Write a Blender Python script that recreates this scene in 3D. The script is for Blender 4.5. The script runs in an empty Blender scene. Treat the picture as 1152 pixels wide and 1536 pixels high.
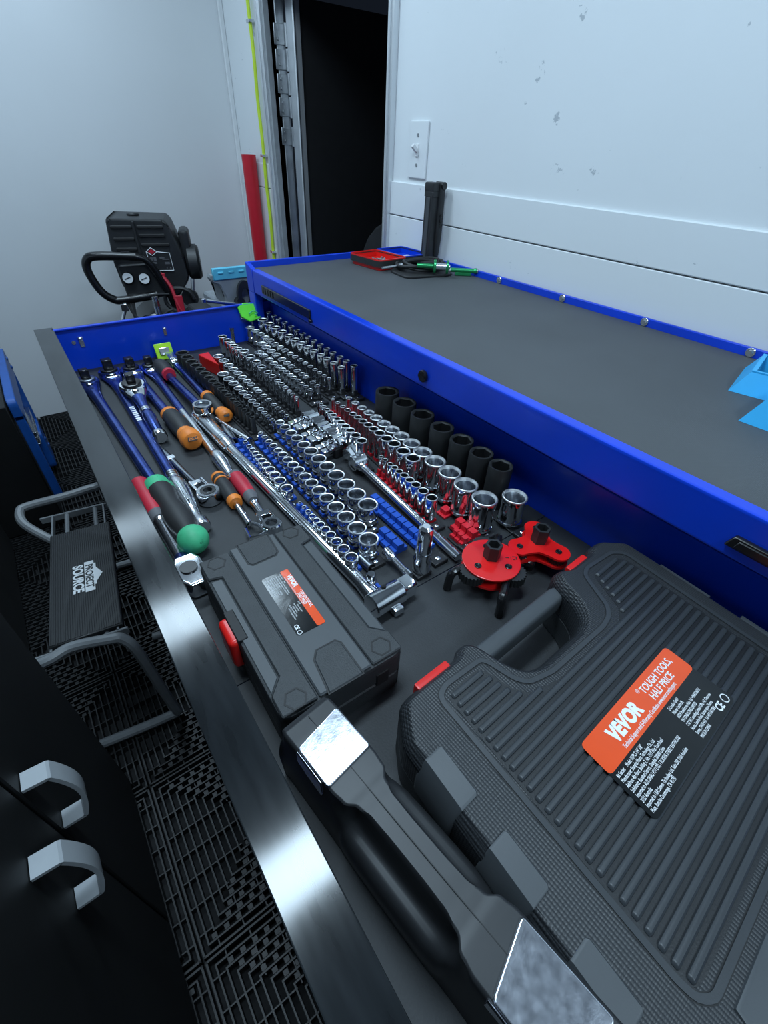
import bpy, bmesh, math, random
from mathutils import Vector, Matrix
random.seed(7)
PI = math.pi
S = bpy.context.scene
COL = S.collection

# ------------------------------------------------------------------ camera
cam_d = bpy.data.cameras.new('camera'); cam = bpy.data.objects.new('camera', cam_d); COL.objects.link(cam)
cam_d.sensor_fit = 'VERTICAL'; cam_d.sensor_height = 36.0; cam_d.lens = 685.86 / 1536 * 36.0
cam_d.clip_start = 0.01
def euler_cam(yaw, pitch, roll):
    return Matrix.Rotation(yaw, 4, 'Z') @ Matrix.Rotation(pitch, 4, 'X') @ Matrix.Rotation(roll, 4, 'Z')
cam.matrix_world = Matrix.Translation((0, 0, 0.42)) @ euler_cam(-0.66023374, 0.88987401, 0.04751371)
S.camera = cam

# ------------------------------------------------------------------ world, exposure
W = bpy.data.worlds.new('world'); S.world = W; W.use_nodes = True
W.node_tree.nodes['Background'].inputs[0].default_value = (0.010, 0.014, 0.022, 1)
W.node_tree.nodes['Background'].inputs[1].default_value = 0.6
S.view_settings.view_transform = 'Standard'; S.view_settings.look = 'None'
S.view_settings.exposure = 0.0; S.view_settings.gamma = 1.0; S.view_settings.use_curve_mapping = False

# ceiling LED fittings: (x, y, length along y, width, watts)
CEIL = 1.32
LEDS = [(0.16, 0.385, 0.14, 0.62, 12.0), (0.16, 1.38, 0.20, 0.62, 11.0), (0.16, 2.06, 0.20, 0.62, 4.0), (0.30, -0.70, 0.20, 0.62, 10.5)]
LED_COL = (0.64, 0.84, 1.0)
for (x, y, l, w, p) in LEDS:
    ld = bpy.data.lights.new('led_light', 'AREA'); ld.shape = 'RECTANGLE'; ld.size = w; ld.size_y = l
    ld.energy = p; ld.color = LED_COL
    lo = bpy.data.objects.new('led_light', ld); COL.objects.link(lo); lo.location = (x, y, CEIL - 0.042)

# ------------------------------------------------------------------ helpers
MATS = {}
def mat(name, col, rough=0.5, metal=0.0, var=0.12, scale=30.0, bump=0.0, bscale=200.0, btype='noise', coat=0.0, rvar=0.0, spec=0.5, stretch=None):
    m = bpy.data.materials.new(name); m.use_nodes = True; nt = m.node_tree; n = nt.nodes
    b = n['Principled BSDF']
    b.inputs['Roughness'].default_value = rough; b.inputs['Metallic'].default_value = metal
    b.inputs['Coat Weight'].default_value = coat; b.inputs['Specular IOR Level'].default_value = spec
    tc = n.new('ShaderNodeTexCoord'); src = tc.outputs['Object']
    if stretch:
        mp = n.new('ShaderNodeMapping'); mp.inputs['Scale'].default_value = stretch
        nt.links.new(src, mp.inputs['Vector']); src = mp.outputs['Vector']
    nz = n.new('ShaderNodeTexNoise'); nz.inputs['Scale'].default_value = scale; nz.inputs['Detail'].default_value = 4
    nt.links.new(src, nz.inputs['Vector'])
    cr = n.new('ShaderNodeValToRGB')
    cr.color_ramp.elements[0].position = 0.3; cr.color_ramp.elements[1].position = 0.7
    cr.color_ramp.elements[0].color = (*[max(0, c * (1 - var)) for c in col], 1)
    cr.color_ramp.elements[1].color = (*[min(1, c * (1 + var)) for c in col], 1)
    nt.links.new(nz.outputs['Fac'], cr.inputs['Fac']); nt.links.new(cr.outputs['Color'], b.inputs['Base Color'])
    if rvar:
        mr = n.new('ShaderNodeMapRange'); mr.inputs['To Min'].default_value = max(0.02, rough - rvar); mr.inputs['To Max'].default_value = rough + rvar
        nt.links.new(nz.outputs['Fac'], mr.inputs['Value']); nt.links.new(mr.outputs['Result'], b.inputs['Roughness'])
    if bump:
        bp = n.new('ShaderNodeBump'); bp.inputs['Strength'].default_value = bump; bp.inputs['Distance'].default_value = 0.001
        if btype == 'noise':
            t = n.new('ShaderNodeTexNoise'); t.inputs['Scale'].default_value = bscale; out = t.outputs['Fac']
        elif btype == 'dots':
            t = n.new('ShaderNodeTexVoronoi'); t.inputs['Scale'].default_value = bscale; t.inputs['Randomness'].default_value = 0.0; out = t.outputs['Distance']
            bp.invert = True
        else:
            t = n.new('ShaderNodeTexWave'); t.inputs['Scale'].default_value = bscale; t.bands_direction = 'Y' if btype == 'waveY' else 'X'; out = t.outputs['Fac']
        nt.links.new(tc.outputs['Object'], t.inputs['Vector'])
        nt.links.new(out, bp.inputs['Height']); nt.links.new(bp.outputs['Normal'], b.inputs['Normal'])
    MATS[name] = m
    return m

def chips(m, col, scale, thr, strength=1.0):
    """sprinkle small worn marks of another colour over a material"""
    nt = m.node_tree; n = nt.nodes; b = n['Principled BSDF']
    old = b.inputs['Base Color'].links[0].from_socket
    tc = n.new('ShaderNodeTexCoord'); a = n.new('ShaderNodeTexNoise'); a.inputs['Scale'].default_value = scale; a.inputs['Detail'].default_value = 6
    a.inputs['Roughness'].default_value = 0.7
    nt.links.new(tc.outputs['Object'], a.inputs['Vector'])
    r = n.new('ShaderNodeValToRGB'); r.color_ramp.elements[0].position = thr; r.color_ramp.elements[1].position = min(1, thr + 0.015)
    r.color_ramp.elements[1].color = (strength, strength, strength, 1)
    nt.links.new(a.outputs['Fac'], r.inputs['Fac'])
    mx = n.new('ShaderNodeMixRGB'); mx.inputs[2].default_value = (*col, 1)
    nt.links.new(r.outputs['Color'], mx.inputs[0]); nt.links.new(old, mx.inputs[1]); nt.links.new(mx.outputs[0], b.inputs['Base Color'])

def NB(): return bmesh.new()

def box(bm, x0, x1, y0, y1, z0, z1, bev=0.0, seg=1, M=None):
    t = bmesh.new()
    v = [t.verts.new((x, y, z)) for x in (x0, x1) for y in (y0, y1) for z in (z0, z1)]
    for f in ((0, 1, 3, 2), (4, 6, 7, 5), (0, 4, 5, 1), (2, 3, 7, 6), (0, 2, 6, 4), (1, 5, 7, 3)):
        t.faces.new([v[i] for i in f])
    if bev > 0: bmesh.ops.bevel(t, geom=t.edges[:] + t.verts[:], offset=bev, segments=seg, profile=0.5, affect='EDGES')
    merge(bm, t, M)
    return bm

def merge(bm, t, M=None):
    if M is not None: bmesh.ops.transform(t, matrix=M, verts=t.verts)
    mp = {}
    for v in t.verts: mp[v] = bm.verts.new(v.co)
    for f in t.faces:
        try: bm.faces.new([mp[v] for v in f.verts])
        except ValueError: pass
    t.free()

def prism(bm, pts, z0, z1, bev=0.0, M=None, seg=1, bevtop=0.0):
    t = bmesh.new()
    lo = [t.verts.new((x, y, z0)) for x, y in pts]; hi = [t.verts.new((x, y, z1)) for x, y in pts]
    n = len(pts)
    t.faces.new(lo[::-1]); top = t.faces.new(hi)
    for i in range(n): t.faces.new((lo[i], lo[(i + 1) % n], hi[(i + 1) % n], hi[i]))
    bmesh.ops.recalc_face_normals(t, faces=t.faces)
    if bevtop > 0: bmesh.ops.bevel(t, geom=list(top.edges), offset=bevtop, segments=seg, profile=0.5, affect='EDGES')
    elif bev > 0: bmesh.ops.bevel(t, geom=t.edges[:], offset=bev, segments=seg, profile=0.5, affect='EDGES')
    merge(bm, t, M)
    return bm

def lathe(bm, prof, seg=24, M=None, star=None, closed=False):
    """revolve (r, z) points about z; star: set of profile indices whose radius alternates by the factor given"""
    t = bmesh.new(); rings = []
    for k, (r, z) in enumerate(prof):
        if r <= 1e-6: rings.append([t.verts.new((0, 0, z))]); continue
        ring = []
        for i in range(seg):
            f = star[k] if (star and k in star and i % 2) else 1.0
            a = 2 * PI * i / seg
            ring.append(t.verts.new((r * f * math.cos(a), r * f * math.sin(a), z)))
        rings.append(ring)
    pairs = list(zip(rings, rings[1:]))
    if closed: pairs.append((rings[-1], rings[0]))
    for A, B in pairs:
        if len(A) == 1 and len(B) == 1: continue
        for i in range(seg):
            j = (i + 1) % seg
            if len(A) == 1: t.faces.new((A[0], B[j], B[i]))
            elif len(B) == 1: t.faces.new((A[i], A[j], B[0]))
            else: t.faces.new((A[i], A[j], B[j], B[i]))
    bmesh.ops.recalc_face_normals(t, faces=t.faces)
    merge(bm, t, M)
    return bm

def axis_matrix(p0, p1):
    p0 = Vector(p0); d = Vector(p1) - p0
    return Matrix.Translation(p0) @ d.to_track_quat('Z', 'Y').to_matrix().to_4x4(), d.length

def cyl(bm, p0, p1, r0, r1=None, seg=16, ch=0.0):
    if r1 is None: r1 = r0
    M, L = axis_matrix(p0, p1)
    if ch > 0: prof = [(0, 0), (r0 - ch, 0), (r0, ch), (r1, L - ch), (r1 - ch, L), (0, L)]
    else: prof = [(0, 0), (r0, 0), (r1, L), (0, L)]
    return lathe(bm, prof, seg, M)

def tube(bm, pts, r, seg=10, closed=False):
    pts = [Vector(p) for p in pts]; n = len(pts); rings = []
    up = Vector((0, 0, 1)); prev = None
    for i, p in enumerate(pts):
        if closed: d = pts[(i + 1) % n] - pts[i - 1]
        else: d = pts[min(i + 1, n - 1)] - pts[max(i - 1, 0)]
        d.normalize()
        if prev is None:
            a = d.cross(up)
            if a.length < 1e-3: a = d.cross(Vector((1, 0, 0)))
        else:
            a = prev - d * prev.dot(d)
        a.normalize(); prev = a; b = d.cross(a)
        rr = r[i] if isinstance(r, (list, tuple)) else r
        rings.append([bm.verts.new(p + (a * math.cos(2 * PI * k / seg) + b * math.sin(2 * PI * k / seg)) * rr) for k in range(seg)])
    rng = range(n) if closed else range(n - 1)
    for i in rng:
        A, B = rings[i], rings[(i + 1) % n]
        for k in range(seg): bm.faces.new((A[k], A[(k + 1) % seg], B[(k + 1) % seg], B[k]))
    if not closed:
        bm.faces.new(rings[0][::-1]); bm.faces.new(rings[-1])
    return bm

def smooth_path(pts, n=8, closed=False):
    """Catmull-Rom through the points"""
    P = [Vector(p) for p in pts]; out = []; m = len(P)
    rng = range(m) if closed else range(m - 1)
    for i in rng:
        if closed: a, b, c, d = P[i - 1], P[i], P[(i + 1) % m], P[(i + 2) % m]
        else: a, b, c, d = P[max(i - 1, 0)], P[i], P[i + 1], P[min(i + 2, m - 1)]
        for k in range(n):
            t = k / n
            out.append(0.5 * ((2 * b) + (c - a) * t + (2 * a - 5 * b + 4 * c - d) * t * t + (3 * b - a - 3 * c + d) * t ** 3))
    if not closed: out.append(P[-1])
    return out

def loft(bm, secs, seg=16, e=2.0, M=None):
    """sections (x, half width, half height[, z centre]) along +x; flat underside on z=0 unless a centre is given"""
    t = bmesh.new(); rings = []
    for s in secs:
        x, hw, hh = s[:3]; zc = s[3] if len(s) > 3 else hh
        ring = []
        for i in range(seg):
            a = 2 * PI * i / seg; c, q = math.cos(a), math.sin(a)
            ring.append(t.verts.new((x, hw * math.copysign(abs(c) ** (2 / e), c), zc + hh * math.copysign(abs(q) ** (2 / e), q))))
        rings.append(ring)
    for A, B in zip(rings, rings[1:]):
        for i in range(seg): t.faces.new((A[i], A[(i + 1) % seg], B[(i + 1) % seg], B[i]))
    t.faces.new(rings[0][::-1]); t.faces.new(rings[-1])
    bmesh.ops.recalc_face_normals(t, faces=t.faces)
    merge(bm, t, M)
    return bm

def finish(bm, name, ang=0.62):
    bmesh.ops.remove_doubles(bm, verts=bm.verts, dist=1e-6)
    bmesh.ops.recalc_face_normals(bm, faces=bm.faces)
    for f in bm.faces: f.smooth = True
    for e in bm.edges: e.smooth = e.calc_face_angle(3.2) < ang
    me = bpy.data.meshes.new(name); bm.to_mesh(me); bm.free()
    return me

def obj(name, bm, m, parent=None, loc=(0, 0, 0), rotz=0.0, ang=0.62):
    me = bm if isinstance(bm, bpy.types.Mesh) else finish(bm, name, ang)
    if not me.materials: me.materials.append(MATS[m])
    o = bpy.data.objects.new(name, me); COL.objects.link(o)
    o.location = loc; o.rotation_euler = (0, 0, rotz)
    if parent: o.parent = parent
    if not isinstance(bm, bpy.types.Mesh) and len(me.vertices) < 6000:
        w = o.modifiers.new('weighted_normal', 'WEIGHTED_NORMAL'); w.keep_sharp = True; w.weight = 80
    return o

def tag(o, label, cat, group=None):
    o['label'] = label; o['category'] = cat
    if group: o['group'] = group
    return o

def thing(name, label, cat, loc=(0, 0, 0), rotz=0.0, group=None):
    o = bpy.data.objects.new(name, None); COL.objects.link(o); o.empty_display_size = 0.02
    o.location = loc; o.rotation_euler = (0, 0, rotz)
    return tag(o, label, cat, group)

def struct(name, bm, m, parent=None, ang=0.62):
    o = obj(name, bm, m, parent, ang=ang)
    if not parent: o['kind'] = 'structure'
    return o

def text(s, size, m, name, parent, M, sx=1.0, bold=0.0, ext=0.0001, align='LEFT', spacing=1.0):
    c = bpy.data.curves.new(name, 'FONT'); c.body = s; c.size = size; c.offset = bold; c.extrude = ext; c.align_x = align
    c.resolution_u = 3; c.space_character = spacing
    t = bpy.data.objects.new('tmp_text', c); COL.objects.link(t)
    bpy.context.view_layer.update()
    me = bpy.data.meshes.new_from_object(t.evaluated_get(bpy.context.evaluated_depsgraph_get()))
    bpy.data.objects.remove(t); bpy.data.curves.remove(c)
    me.name = name; me.transform(M @ Matrix.Diagonal((sx, 1, 1, 1)))
    me.materials.clear(); me.materials.append(MATS[m])
    o = bpy.data.objects.new(name, me); COL.objects.link(o)
    if parent: o.parent = parent
    return o

ORD = ['nearest', 'second', 'third', 'fourth', 'fifth', 'sixth', 'seventh', 'eighth', 'ninth', 'tenth', 'eleventh', 'twelfth', 'thirteenth', 'fourteenth', 'fifteenth', 'sixteenth', 'seventeenth', 'eighteenth', 'nineteenth', 'twentieth']

# ------------------------------------------------------------------ materials
mat('wall_paint', (0.72, 0.75, 0.77), 0.45, var=0.02, scale=3, bump=0.15, bscale=60)
chips(MATS['wall_paint'], (0.32, 0.36, 0.40), 17.0, 0.672, 0.75)
mat('far_wall_paint', (0.66, 0.68, 0.70), 0.5, var=0.03, scale=2, bump=0.08, bscale=40)
mat('ceiling_paint', (0.38, 0.39, 0.40), 0.6, var=0.02)
mat('chest_blue', (0.001, 0.046, 0.58), 0.30, var=0.10, scale=8, coat=0.1, rvar=0.05)
chips(MATS['chest_blue'], (0.10, 0.18, 0.55), 26.0, 0.715, 0.6)
mat('worktop_mat', (0.066, 0.071, 0.077), 0.62, var=0.10, scale=6, bump=0.25, bscale=260, btype='waveY')
chips(MATS['worktop_mat'], (0.22, 0.24, 0.26), 30.0, 0.745, 0.6)
mat('drawer_mat', (0.020, 0.022, 0.025), 0.6, var=0.2, scale=14, bump=0.2, bscale=500)
chips(MATS['drawer_mat'], (0.16, 0.17, 0.18), 40.0, 0.745, 0.5)
mat('strip_black', (0.012, 0.014, 0.016), 0.115, var=0.5, scale=10, coat=0.0, rvar=0.045, stretch=(6, 1, 1), spec=0.42)
mat('black_plastic', (0.016, 0.017, 0.019), 0.45, var=0.15, scale=40)
mat('black_deep', (0.006, 0.006, 0.007), 0.6, var=0.2)
mat('black_gloss', (0.008, 0.008, 0.009), 0.22, var=0.2)
mat('case_smooth', (0.052, 0.058, 0.064), 0.50, var=0.06, scale=20, bump=0.06, bscale=900)
mat('case_grain', (0.025, 0.028, 0.031), 0.55, var=0.12, scale=60, bump=0.5, bscale=900)
mat('case_dots', (0.018, 0.020, 0.023), 0.45, var=0.08, scale=20, bump=1.0, bscale=420, btype='dots')
mat('case_rib', (0.032, 0.036, 0.041), 0.40, var=0.05, scale=20, bump=0.05, bscale=900)
mat('case_valley_shaded', (0.010, 0.011, 0.013), 0.5, var=0.08, bump=0.2, bscale=800)  # shade between the ribs, put into a darker plastic colour
mat('chrome', (0.80, 0.82, 0.85), 0.09, 1.0, var=0.04, scale=80, rvar=0.03)
mat('chrome_rim_lit', (0.97, 0.98, 0.99), 0.40, 1.0, var=0.02, scale=80)  # paler copy of chrome: bright rim reflections put into the colour
mat('chrome_bore_shaded', (0.34, 0.36, 0.39), 0.25, 1.0, var=0.10, scale=90, rvar=0.06)  # darker copy of chrome: shade inside the sockets put into the colour
mat('chrome_satin', (0.72, 0.74, 0.77), 0.22, 1.0, var=0.08, scale=60, rvar=0.06)
mat('chrome_brushed', (0.66, 0.68, 0.74), 0.22, 1.0, var=0.10, scale=160, rvar=0.06, bump=0.05, bscale=600)
mat('steel_dark', (0.22, 0.24, 0.27), 0.30, 1.0, var=0.15, scale=40, rvar=0.08)
mat('aluminium', (0.72, 0.74, 0.76), 0.34, 0.75, var=0.10, scale=12, rvar=0.10, stretch=(1, 1, 0.1))
mat('galvanised', (0.42, 0.44, 0.46), 0.40, 1.0, var=0.18, scale=20, rvar=0.10)
mat('impact_black', (0.017, 0.018, 0.019), 0.48, var=0.15, scale=60)
mat('impact_bore_shaded', (0.010, 0.010, 0.011), 0.55, var=0.1)  # darker copy of impact_black, painted shade down the bore
mat('blue_anodised', (0.065, 0.11, 0.40), 0.20, 0.9, var=0.25, scale=40, rvar=0.08)
chips(MATS['blue_anodised'], (0.35, 0.38, 0.45), 60.0, 0.70, 0.6)
mat('rubber_black', (0.018, 0.018, 0.019), 0.6, var=0.15)
mat('grip_orange', (0.75, 0.21, 0.025), 0.5, var=0.12, scale=60)
mat('grip_green', (0.05, 0.42, 0.20), 0.55, var=0.15, scale=60)
chips(MATS['grip_green'], (0.01, 0.06, 0.03), 90.0, 0.64, 0.9)
mat('grip_red', (0.45, 0.015, 0.035), 0.5, var=0.12)
mat('grip_grey', (0.10, 0.10, 0.11), 0.6, var=0.12)
mat('clip_blue', (0.010, 0.075, 0.44), 0.40, var=0.08)
mat('clip_red', (0.62, 0.012, 0.025), 0.40, var=0.08)
mat('clip_black', (0.018, 0.018, 0.020), 0.45, var=0.1)
mat('rail_black', (0.015, 0.015, 0.017), 0.40, var=0.1)
mat('red_paint', (0.72, 0.010, 0.010), 0.30, var=0.06, coat=0.3)
mat('red_plastic', (0.68, 0.015, 0.012), 0.32, var=0.06)
mat('red_pipe', (0.52, 0.008, 0.022), 0.42, var=0.06)
mat('lime', (0.42, 0.78, 0.02), 0.45, var=0.08)
mat('neon_green', (0.12, 0.72, 0.04), 0.45, var=0.08)
mat('cable_lime', (0.52, 0.68, 0.03), 0.5, var=0.08)
mat('green_metal', (0.03, 0.32, 0.11), 0.28, 0.6, var=0.1)
mat('cyan_tray', (0.03, 0.40, 0.78), 0.42, var=0.05)
mat('cyan_pad', (0.10, 0.46, 0.62), 0.5, var=0.08)
mat('label_orange', (0.80, 0.085, 0.020), 0.20, var=0.04, bump=0.12, bscale=70)
mat('jamb_grey', (0.30, 0.32, 0.34), 0.45, 0.2, var=0.12)
mat('label_black', (0.008, 0.009, 0.010), 0.16, var=0.1, bump=0.12, bscale=70)
mat('print_white', (0.80, 0.82, 0.84), 0.5, var=0.03)
mat('white_plastic', (0.72, 0.73, 0.74), 0.4, var=0.03)
mat('handle_grey', (0.33, 0.35, 0.37), 0.40, var=0.06)
mat('stool_grey', (0.17, 0.18, 0.19), 0.42, var=0.10)
mat('cabinet_black', (0.004, 0.0042, 0.0045), 0.6, var=0.2)
mat('blue_frame', (0.010, 0.085, 0.36), 0.4, var=0.1)
mat('floor_tile', (0.013, 0.0135, 0.0145), 0.40, var=0.15)
mat('floor_dark', (0.008, 0.008, 0.009), 0.8, var=0.2)
mat('outside_dark', (0.010, 0.011, 0.013), 0.9, var=0.2)
mat('vise_grey', (0.22, 0.24, 0.26), 0.5, var=0.12)
mat('emit_diffuser', (0.9, 0.9, 0.9), 0.5, var=0.01)

# ================================================================== the room
FL = -0.565           # floor level (drawer bottom is z = 0)
XW = 0.945            # face of the lower wall boards
YF = 2.324            # far wall
# floor: dark base with ventilated interlocking tiles lying on it
floor = struct('floor', box(NB(), -0.85, 1.2, -2.2, YF + 0.02, FL - 0.06, FL - 0.022), 'floor_dark')
TS = 0.30
def tile_mesh():
    bm = NB(); h = TS / 2 - 0.002; pitch = 0.0125; rw = 0.0026
    for q in range(4):
        M = Matrix.Rotation(q * PI / 2, 4, 'Z')
        k = 0.012
        while k < h:
            # slat parallel to the edge, cut at the diagonals
            t = bmesh.new()
            z0, z1 = -0.020, 0.0
            pts = [(-k + rw, k - rw), (k - rw, k - rw), (k, k), (-k, k)]
            lo = [t.verts.new((x, y, z0)) for x, y in pts]; hi = [t.verts.new((x, y, z1)) for x, y in pts]
            t.faces.new(hi)
            for i in (0, 2): t.faces.new((lo[i], lo[(i + 1) % 4], hi[(i + 1) % 4], hi[i]))
            merge(bm, t, M)
            k += pitch
        x = -h + 0.03
        while x < h - 0.02:      # thin cross webs, a little lower
            y0 = abs(x) + 0.004
            if y0 < h - 0.01: box(bm, x - 0.0010, x + 0.0010, y0, h, -0.020, -0.0035, M=M)
            x += 0.040
        # small pegs between the slats
        k = 0.012 + pitch * 2
        while k < h:
            x = -k + 0.018
            while x < k - 0.012 and q % 2 == 0:
                box(bm, x, x + 0.008, k - pitch + 0.0012, k - rw - 0.0015, -0.020, -0.0030, M=M); x += 0.020
            k += pitch
        box(bm, -h, h, h - 0.003, h, -0.021, 0.0, M=M)
    return finish(bm, 'floor_tile')
tm = tile_mesh(); first = True
for i in range(-3, 2):
    for j in range(-4, 8):
        x = i * TS + 0.02; y = j * TS + 0.08
        if x > 0.45 or x < -0.80: continue
        obj('floor_tile', tm, 'floor_tile', floor, (x, y, FL))

# far wall, left wall, back wall, ceiling
struct('wall_far', box(NB(), -0.90, 1.05, YF, YF + 0.05, FL - 0.05, CEIL), 'far_wall_paint')
struct('wall_left', box(NB(), -0.90, -0.85, -2.25, YF, FL - 0.05, CEIL), 'far_wall_paint')
struct('wall_back', box(NB(), -0.90, 1.05, -2.25, -2.2, FL - 0.05, CEIL), 'far_wall_paint')
struct('ceiling', box(NB(), -0.90, 1.05, -2.25, YF + 0.05, CEIL, CEIL + 0.05), 'ceiling_paint')
# right wall with the doorway between y = 1.287 and y = 1.964
D0, D1, DT = 1.287, 1.964, 0.775
bm = NB()
box(bm, XW + 0.014, XW + 0.05, -2.2, D0, FL - 0.05, CEIL); box(bm, XW + 0.014, XW + 0.05, D1, YF, FL - 0.05, CEIL)
box(bm, XW + 0.014, XW + 0.05, D0, D1, DT, CEIL)
wr = struct('wall_right', bm, 'wall_paint')
ZT1, ZT2 = 0.335, 0.257
for (y0, y1) in ((-2.2, D0 - 0.004), (D1 + 0.052, YF)):
    obj('wall_panel', box(NB(), XW + 0.006, XW + 0.014, y0, y1, ZT1, CEIL), 'wall_paint', wr)
    obj('wall_board', box(NB(), XW, XW + 0.014, y0, y1, ZT2 + 0.0012, ZT1, 0.0016), 'wall_paint', wr)
    obj('wall_board', box(NB(), XW, XW + 0.014, y0, y1, FL, ZT2 - 0.0012, 0.0012), 'wall_paint', wr)
# corner bead between far wall and right wall
bm = NB(); box(bm, XW - 0.012, XW + 0.006, YF - 0.012, YF, FL, CEIL, 0.003)
o = struct('trim_1', bm, 'far_wall_paint')

# door frame and hinge side of the open door
bm = NB()
box(bm, XW - 0.012, XW + 0.016, D0 - 0.031, D0 - 0.010, FL, CEIL - 0.2, 0.002); box(bm, XW - 0.004, XW + 0.06, D0 - 0.010, D0, FL, CEIL - 0.2, 0.002)
box(bm, XW - 0.018, XW - 0.010, D0 - 0.024, D0 - 0.018, FL, CEIL - 0.2, 0.001)
fr = struct('trim_2', bm, 'aluminium')
bm = NB()
box(bm, XW - 0.014, XW + 0.016, D1 + 0.012, D1 + 0.052, FL, CEIL - 0.2, 0.002)
box(bm, XW - 0.020, XW - 0.012, D1 + 0.024, D1 + 0.032, FL, CEIL - 0.2, 0.001)
j_ = struct('trim_3', bm, 'aluminium'); obj('jamb', box(NB(), XW - 0.006, XW + 0.06, D1, D1 + 0.012, FL, DT, 0.002), 'jamb_grey', j_)
bm = NB(); box(bm, XW - 0.010, XW + 0.06, D0, D1, DT, DT + 0.045, 0.003); struct('trim_4', bm, 'aluminium')
door = struct('door_1', box(NB(), XW + 0.075, XW + 0.75, D1 - 0.062, D1 - 0.030, FL + 0.03, DT - 0.01, 0.002), 'black_deep')
obj('door_edge', box(NB(), XW + 0.062, XW + 0.090, D1 - 0.070, D1 - 0.022, FL + 0.03, DT - 0.01, 0.002), 'aluminium', door)
obj('edge_channel', box(NB(), XW + 0.030, XW + 0.062, D1 - 0.012, D1 - 0.004, FL + 0.03, DT - 0.01, 0.002), 'galvanised', door)
obj('edge_channel', box(NB(), XW + 0.064, XW + 0.070, D1 - 0.060, D1 - 0.072, FL + 0.03, DT - 0.01, 0.001), 'galvanised', door)
hb = NB()
for z in (-0.02, 0.42, 0.50, 0.56, 0.62, 0.68):
    box(hb, XW + 0.02, XW + 0.060, D1 - 0.016, D1 - 0.011, z - 0.025, z + 0.025, 0.001)
    cyl(hb, (XW + 0.062, D1 - 0.018, z - 0.028), (XW + 0.062, D1 - 0.018, z + 0.028), 0.006, seg=10)
    for dz in (-0.012, 0.012): cyl(hb, (XW + 0.034, D1 - 0.016, z + dz), (XW + 0.034, D1 - 0.019, z + dz), 0.004, seg=8)
obj('hinge', hb, 'galvanised', door)
# night outside: ground and the dark wheel cover seen low in the doorway
g = struct('ground_outside', box(NB(), XW + 0.06, 6.0, -1.5, 6.0, FL - 0.35, FL - 0.30), 'outside_dark')
bm = NB(); prof = []
for k in range(13):
    a = PI * k / 12; prof.append((1.36 + 0.30 * -math.cos(a) + 0.22, 0.06 + 0.18 * math.sin(a)))
prism(bm, [(p[0] - 1.58, p[1]) for p in prof] + [(0.30, -0.5), (-0.30, -0.5)], 0, 0.18, 0.015, seg=2)
bmesh.ops.transform(bm, matrix=Matrix.Translation((1.08, 1.31, 0)) @ Matrix.Rotation(PI / 2, 4, 'Z') @ Matrix.Rotation(PI / 2, 4, 'X'), verts=bm.verts)
tag(obj('wheel_cover', bm, 'outside_dark'), 'dark rounded shape low outside the doorway', 'wheel cover')

# ceiling LED fittings (housing around each area light)
for k, (x, y, l, w, p) in enumerate(LEDS):
    t = thing('led_fitting', ['ceiling light bar over the open drawer', 'ceiling light bar beyond the drawer', 'ceiling light bar beside the far wall', 'ceiling light bar behind the viewer'][k], 'ceiling light', (x, y, CEIL))
    bm = NB(); box(bm, -w / 2 - 0.02, w / 2 + 0.02, -l / 2 - 0.012, l / 2 + 0.012, -0.034, -0.0005, 0.004)
    obj('housing', bm, 'white_plastic', t)
    for s in (-1, 1): obj('end_cap', box(NB(), s * (w / 2 + 0.010) - 0.009, s * (w / 2 + 0.010) + 0.009, -l / 2 - 0.012, l / 2 + 0.012, -0.046, -0.034, 0.002), 'white_plastic', t)

# light switch on the wall beside the door
t = thing('light_switch', 'white painted-over toggle light switch on the wall beside the doorway', 'light switch', (XW + 0.006, 1.150, 0.405))
bm = NB(); box(bm, -0.006, 0, -0.036, 0.036, -0.058, 0.058, 0.003, 2); obj('plate', bm, 'wall_paint', t)
bm = NB(); box(bm, -0.009, -0.006, -0.006, 0.006, -0.013, 0.013, 0.001)
obj('slot', bm, 'white_plastic', t)
bm = NB(); box(bm, -0.0045, 0.0045, -0.004, 0.004, -0.002, 0.016, 0.001, M=Matrix.Translation((-0.010, 0, 0)) @ Matrix.Rotation(-0.9, 4, 'Y')); obj('toggle', bm, 'white_plastic', t)
bm = NB()
for z in (-0.030, 0.030): cyl(bm, (-0.006, 0, z), (-0.0075, 0, z), 0.0035, seg=10)
obj('screw', bm, 'galvanised', t)

# lime cable with clips beside the door frame
t = thing('wall_cable', 'lime yellow cable clipped upright to the wall left of the doorway', 'cable', (XW - 0.008, 2.062, FL))
bm = NB(); pts = [(0.0, (0.004 if k % 2 else -0.003) * 0.8, k * 0.12) for k in range(0, 17)]
tube(bm, smooth_path(pts, 4), 0.0062, 8); obj('cord', bm, 'cable_lime', t)
for z in (0.715, 0.36, 0.035):
    bm = NB(); box(bm, -0.009, 0.010, -0.012, 0.012, z - FL - 0.004, z - FL + 0.004, 0.001); box(bm, -0.004, 0.010, 0.010, 0.024, z - FL - 0.004, z - FL + 0.004, 0.001)
    obj('clip', bm, 'chrome_satin', t)

# red pipe standing in the corner
bm = NB(); lathe(bm, [(0.0275, 0), (0.0275, 0.925), (0.024, 0.925), (0.024, 0.80), (0, 0.80)], 20)
tag(obj('pipe', bm, 'red_pipe', loc=(0.913, 2.150, FL)), 'red plastic pipe standing upright in the corner beside the lime cable', 'pipe')

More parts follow.
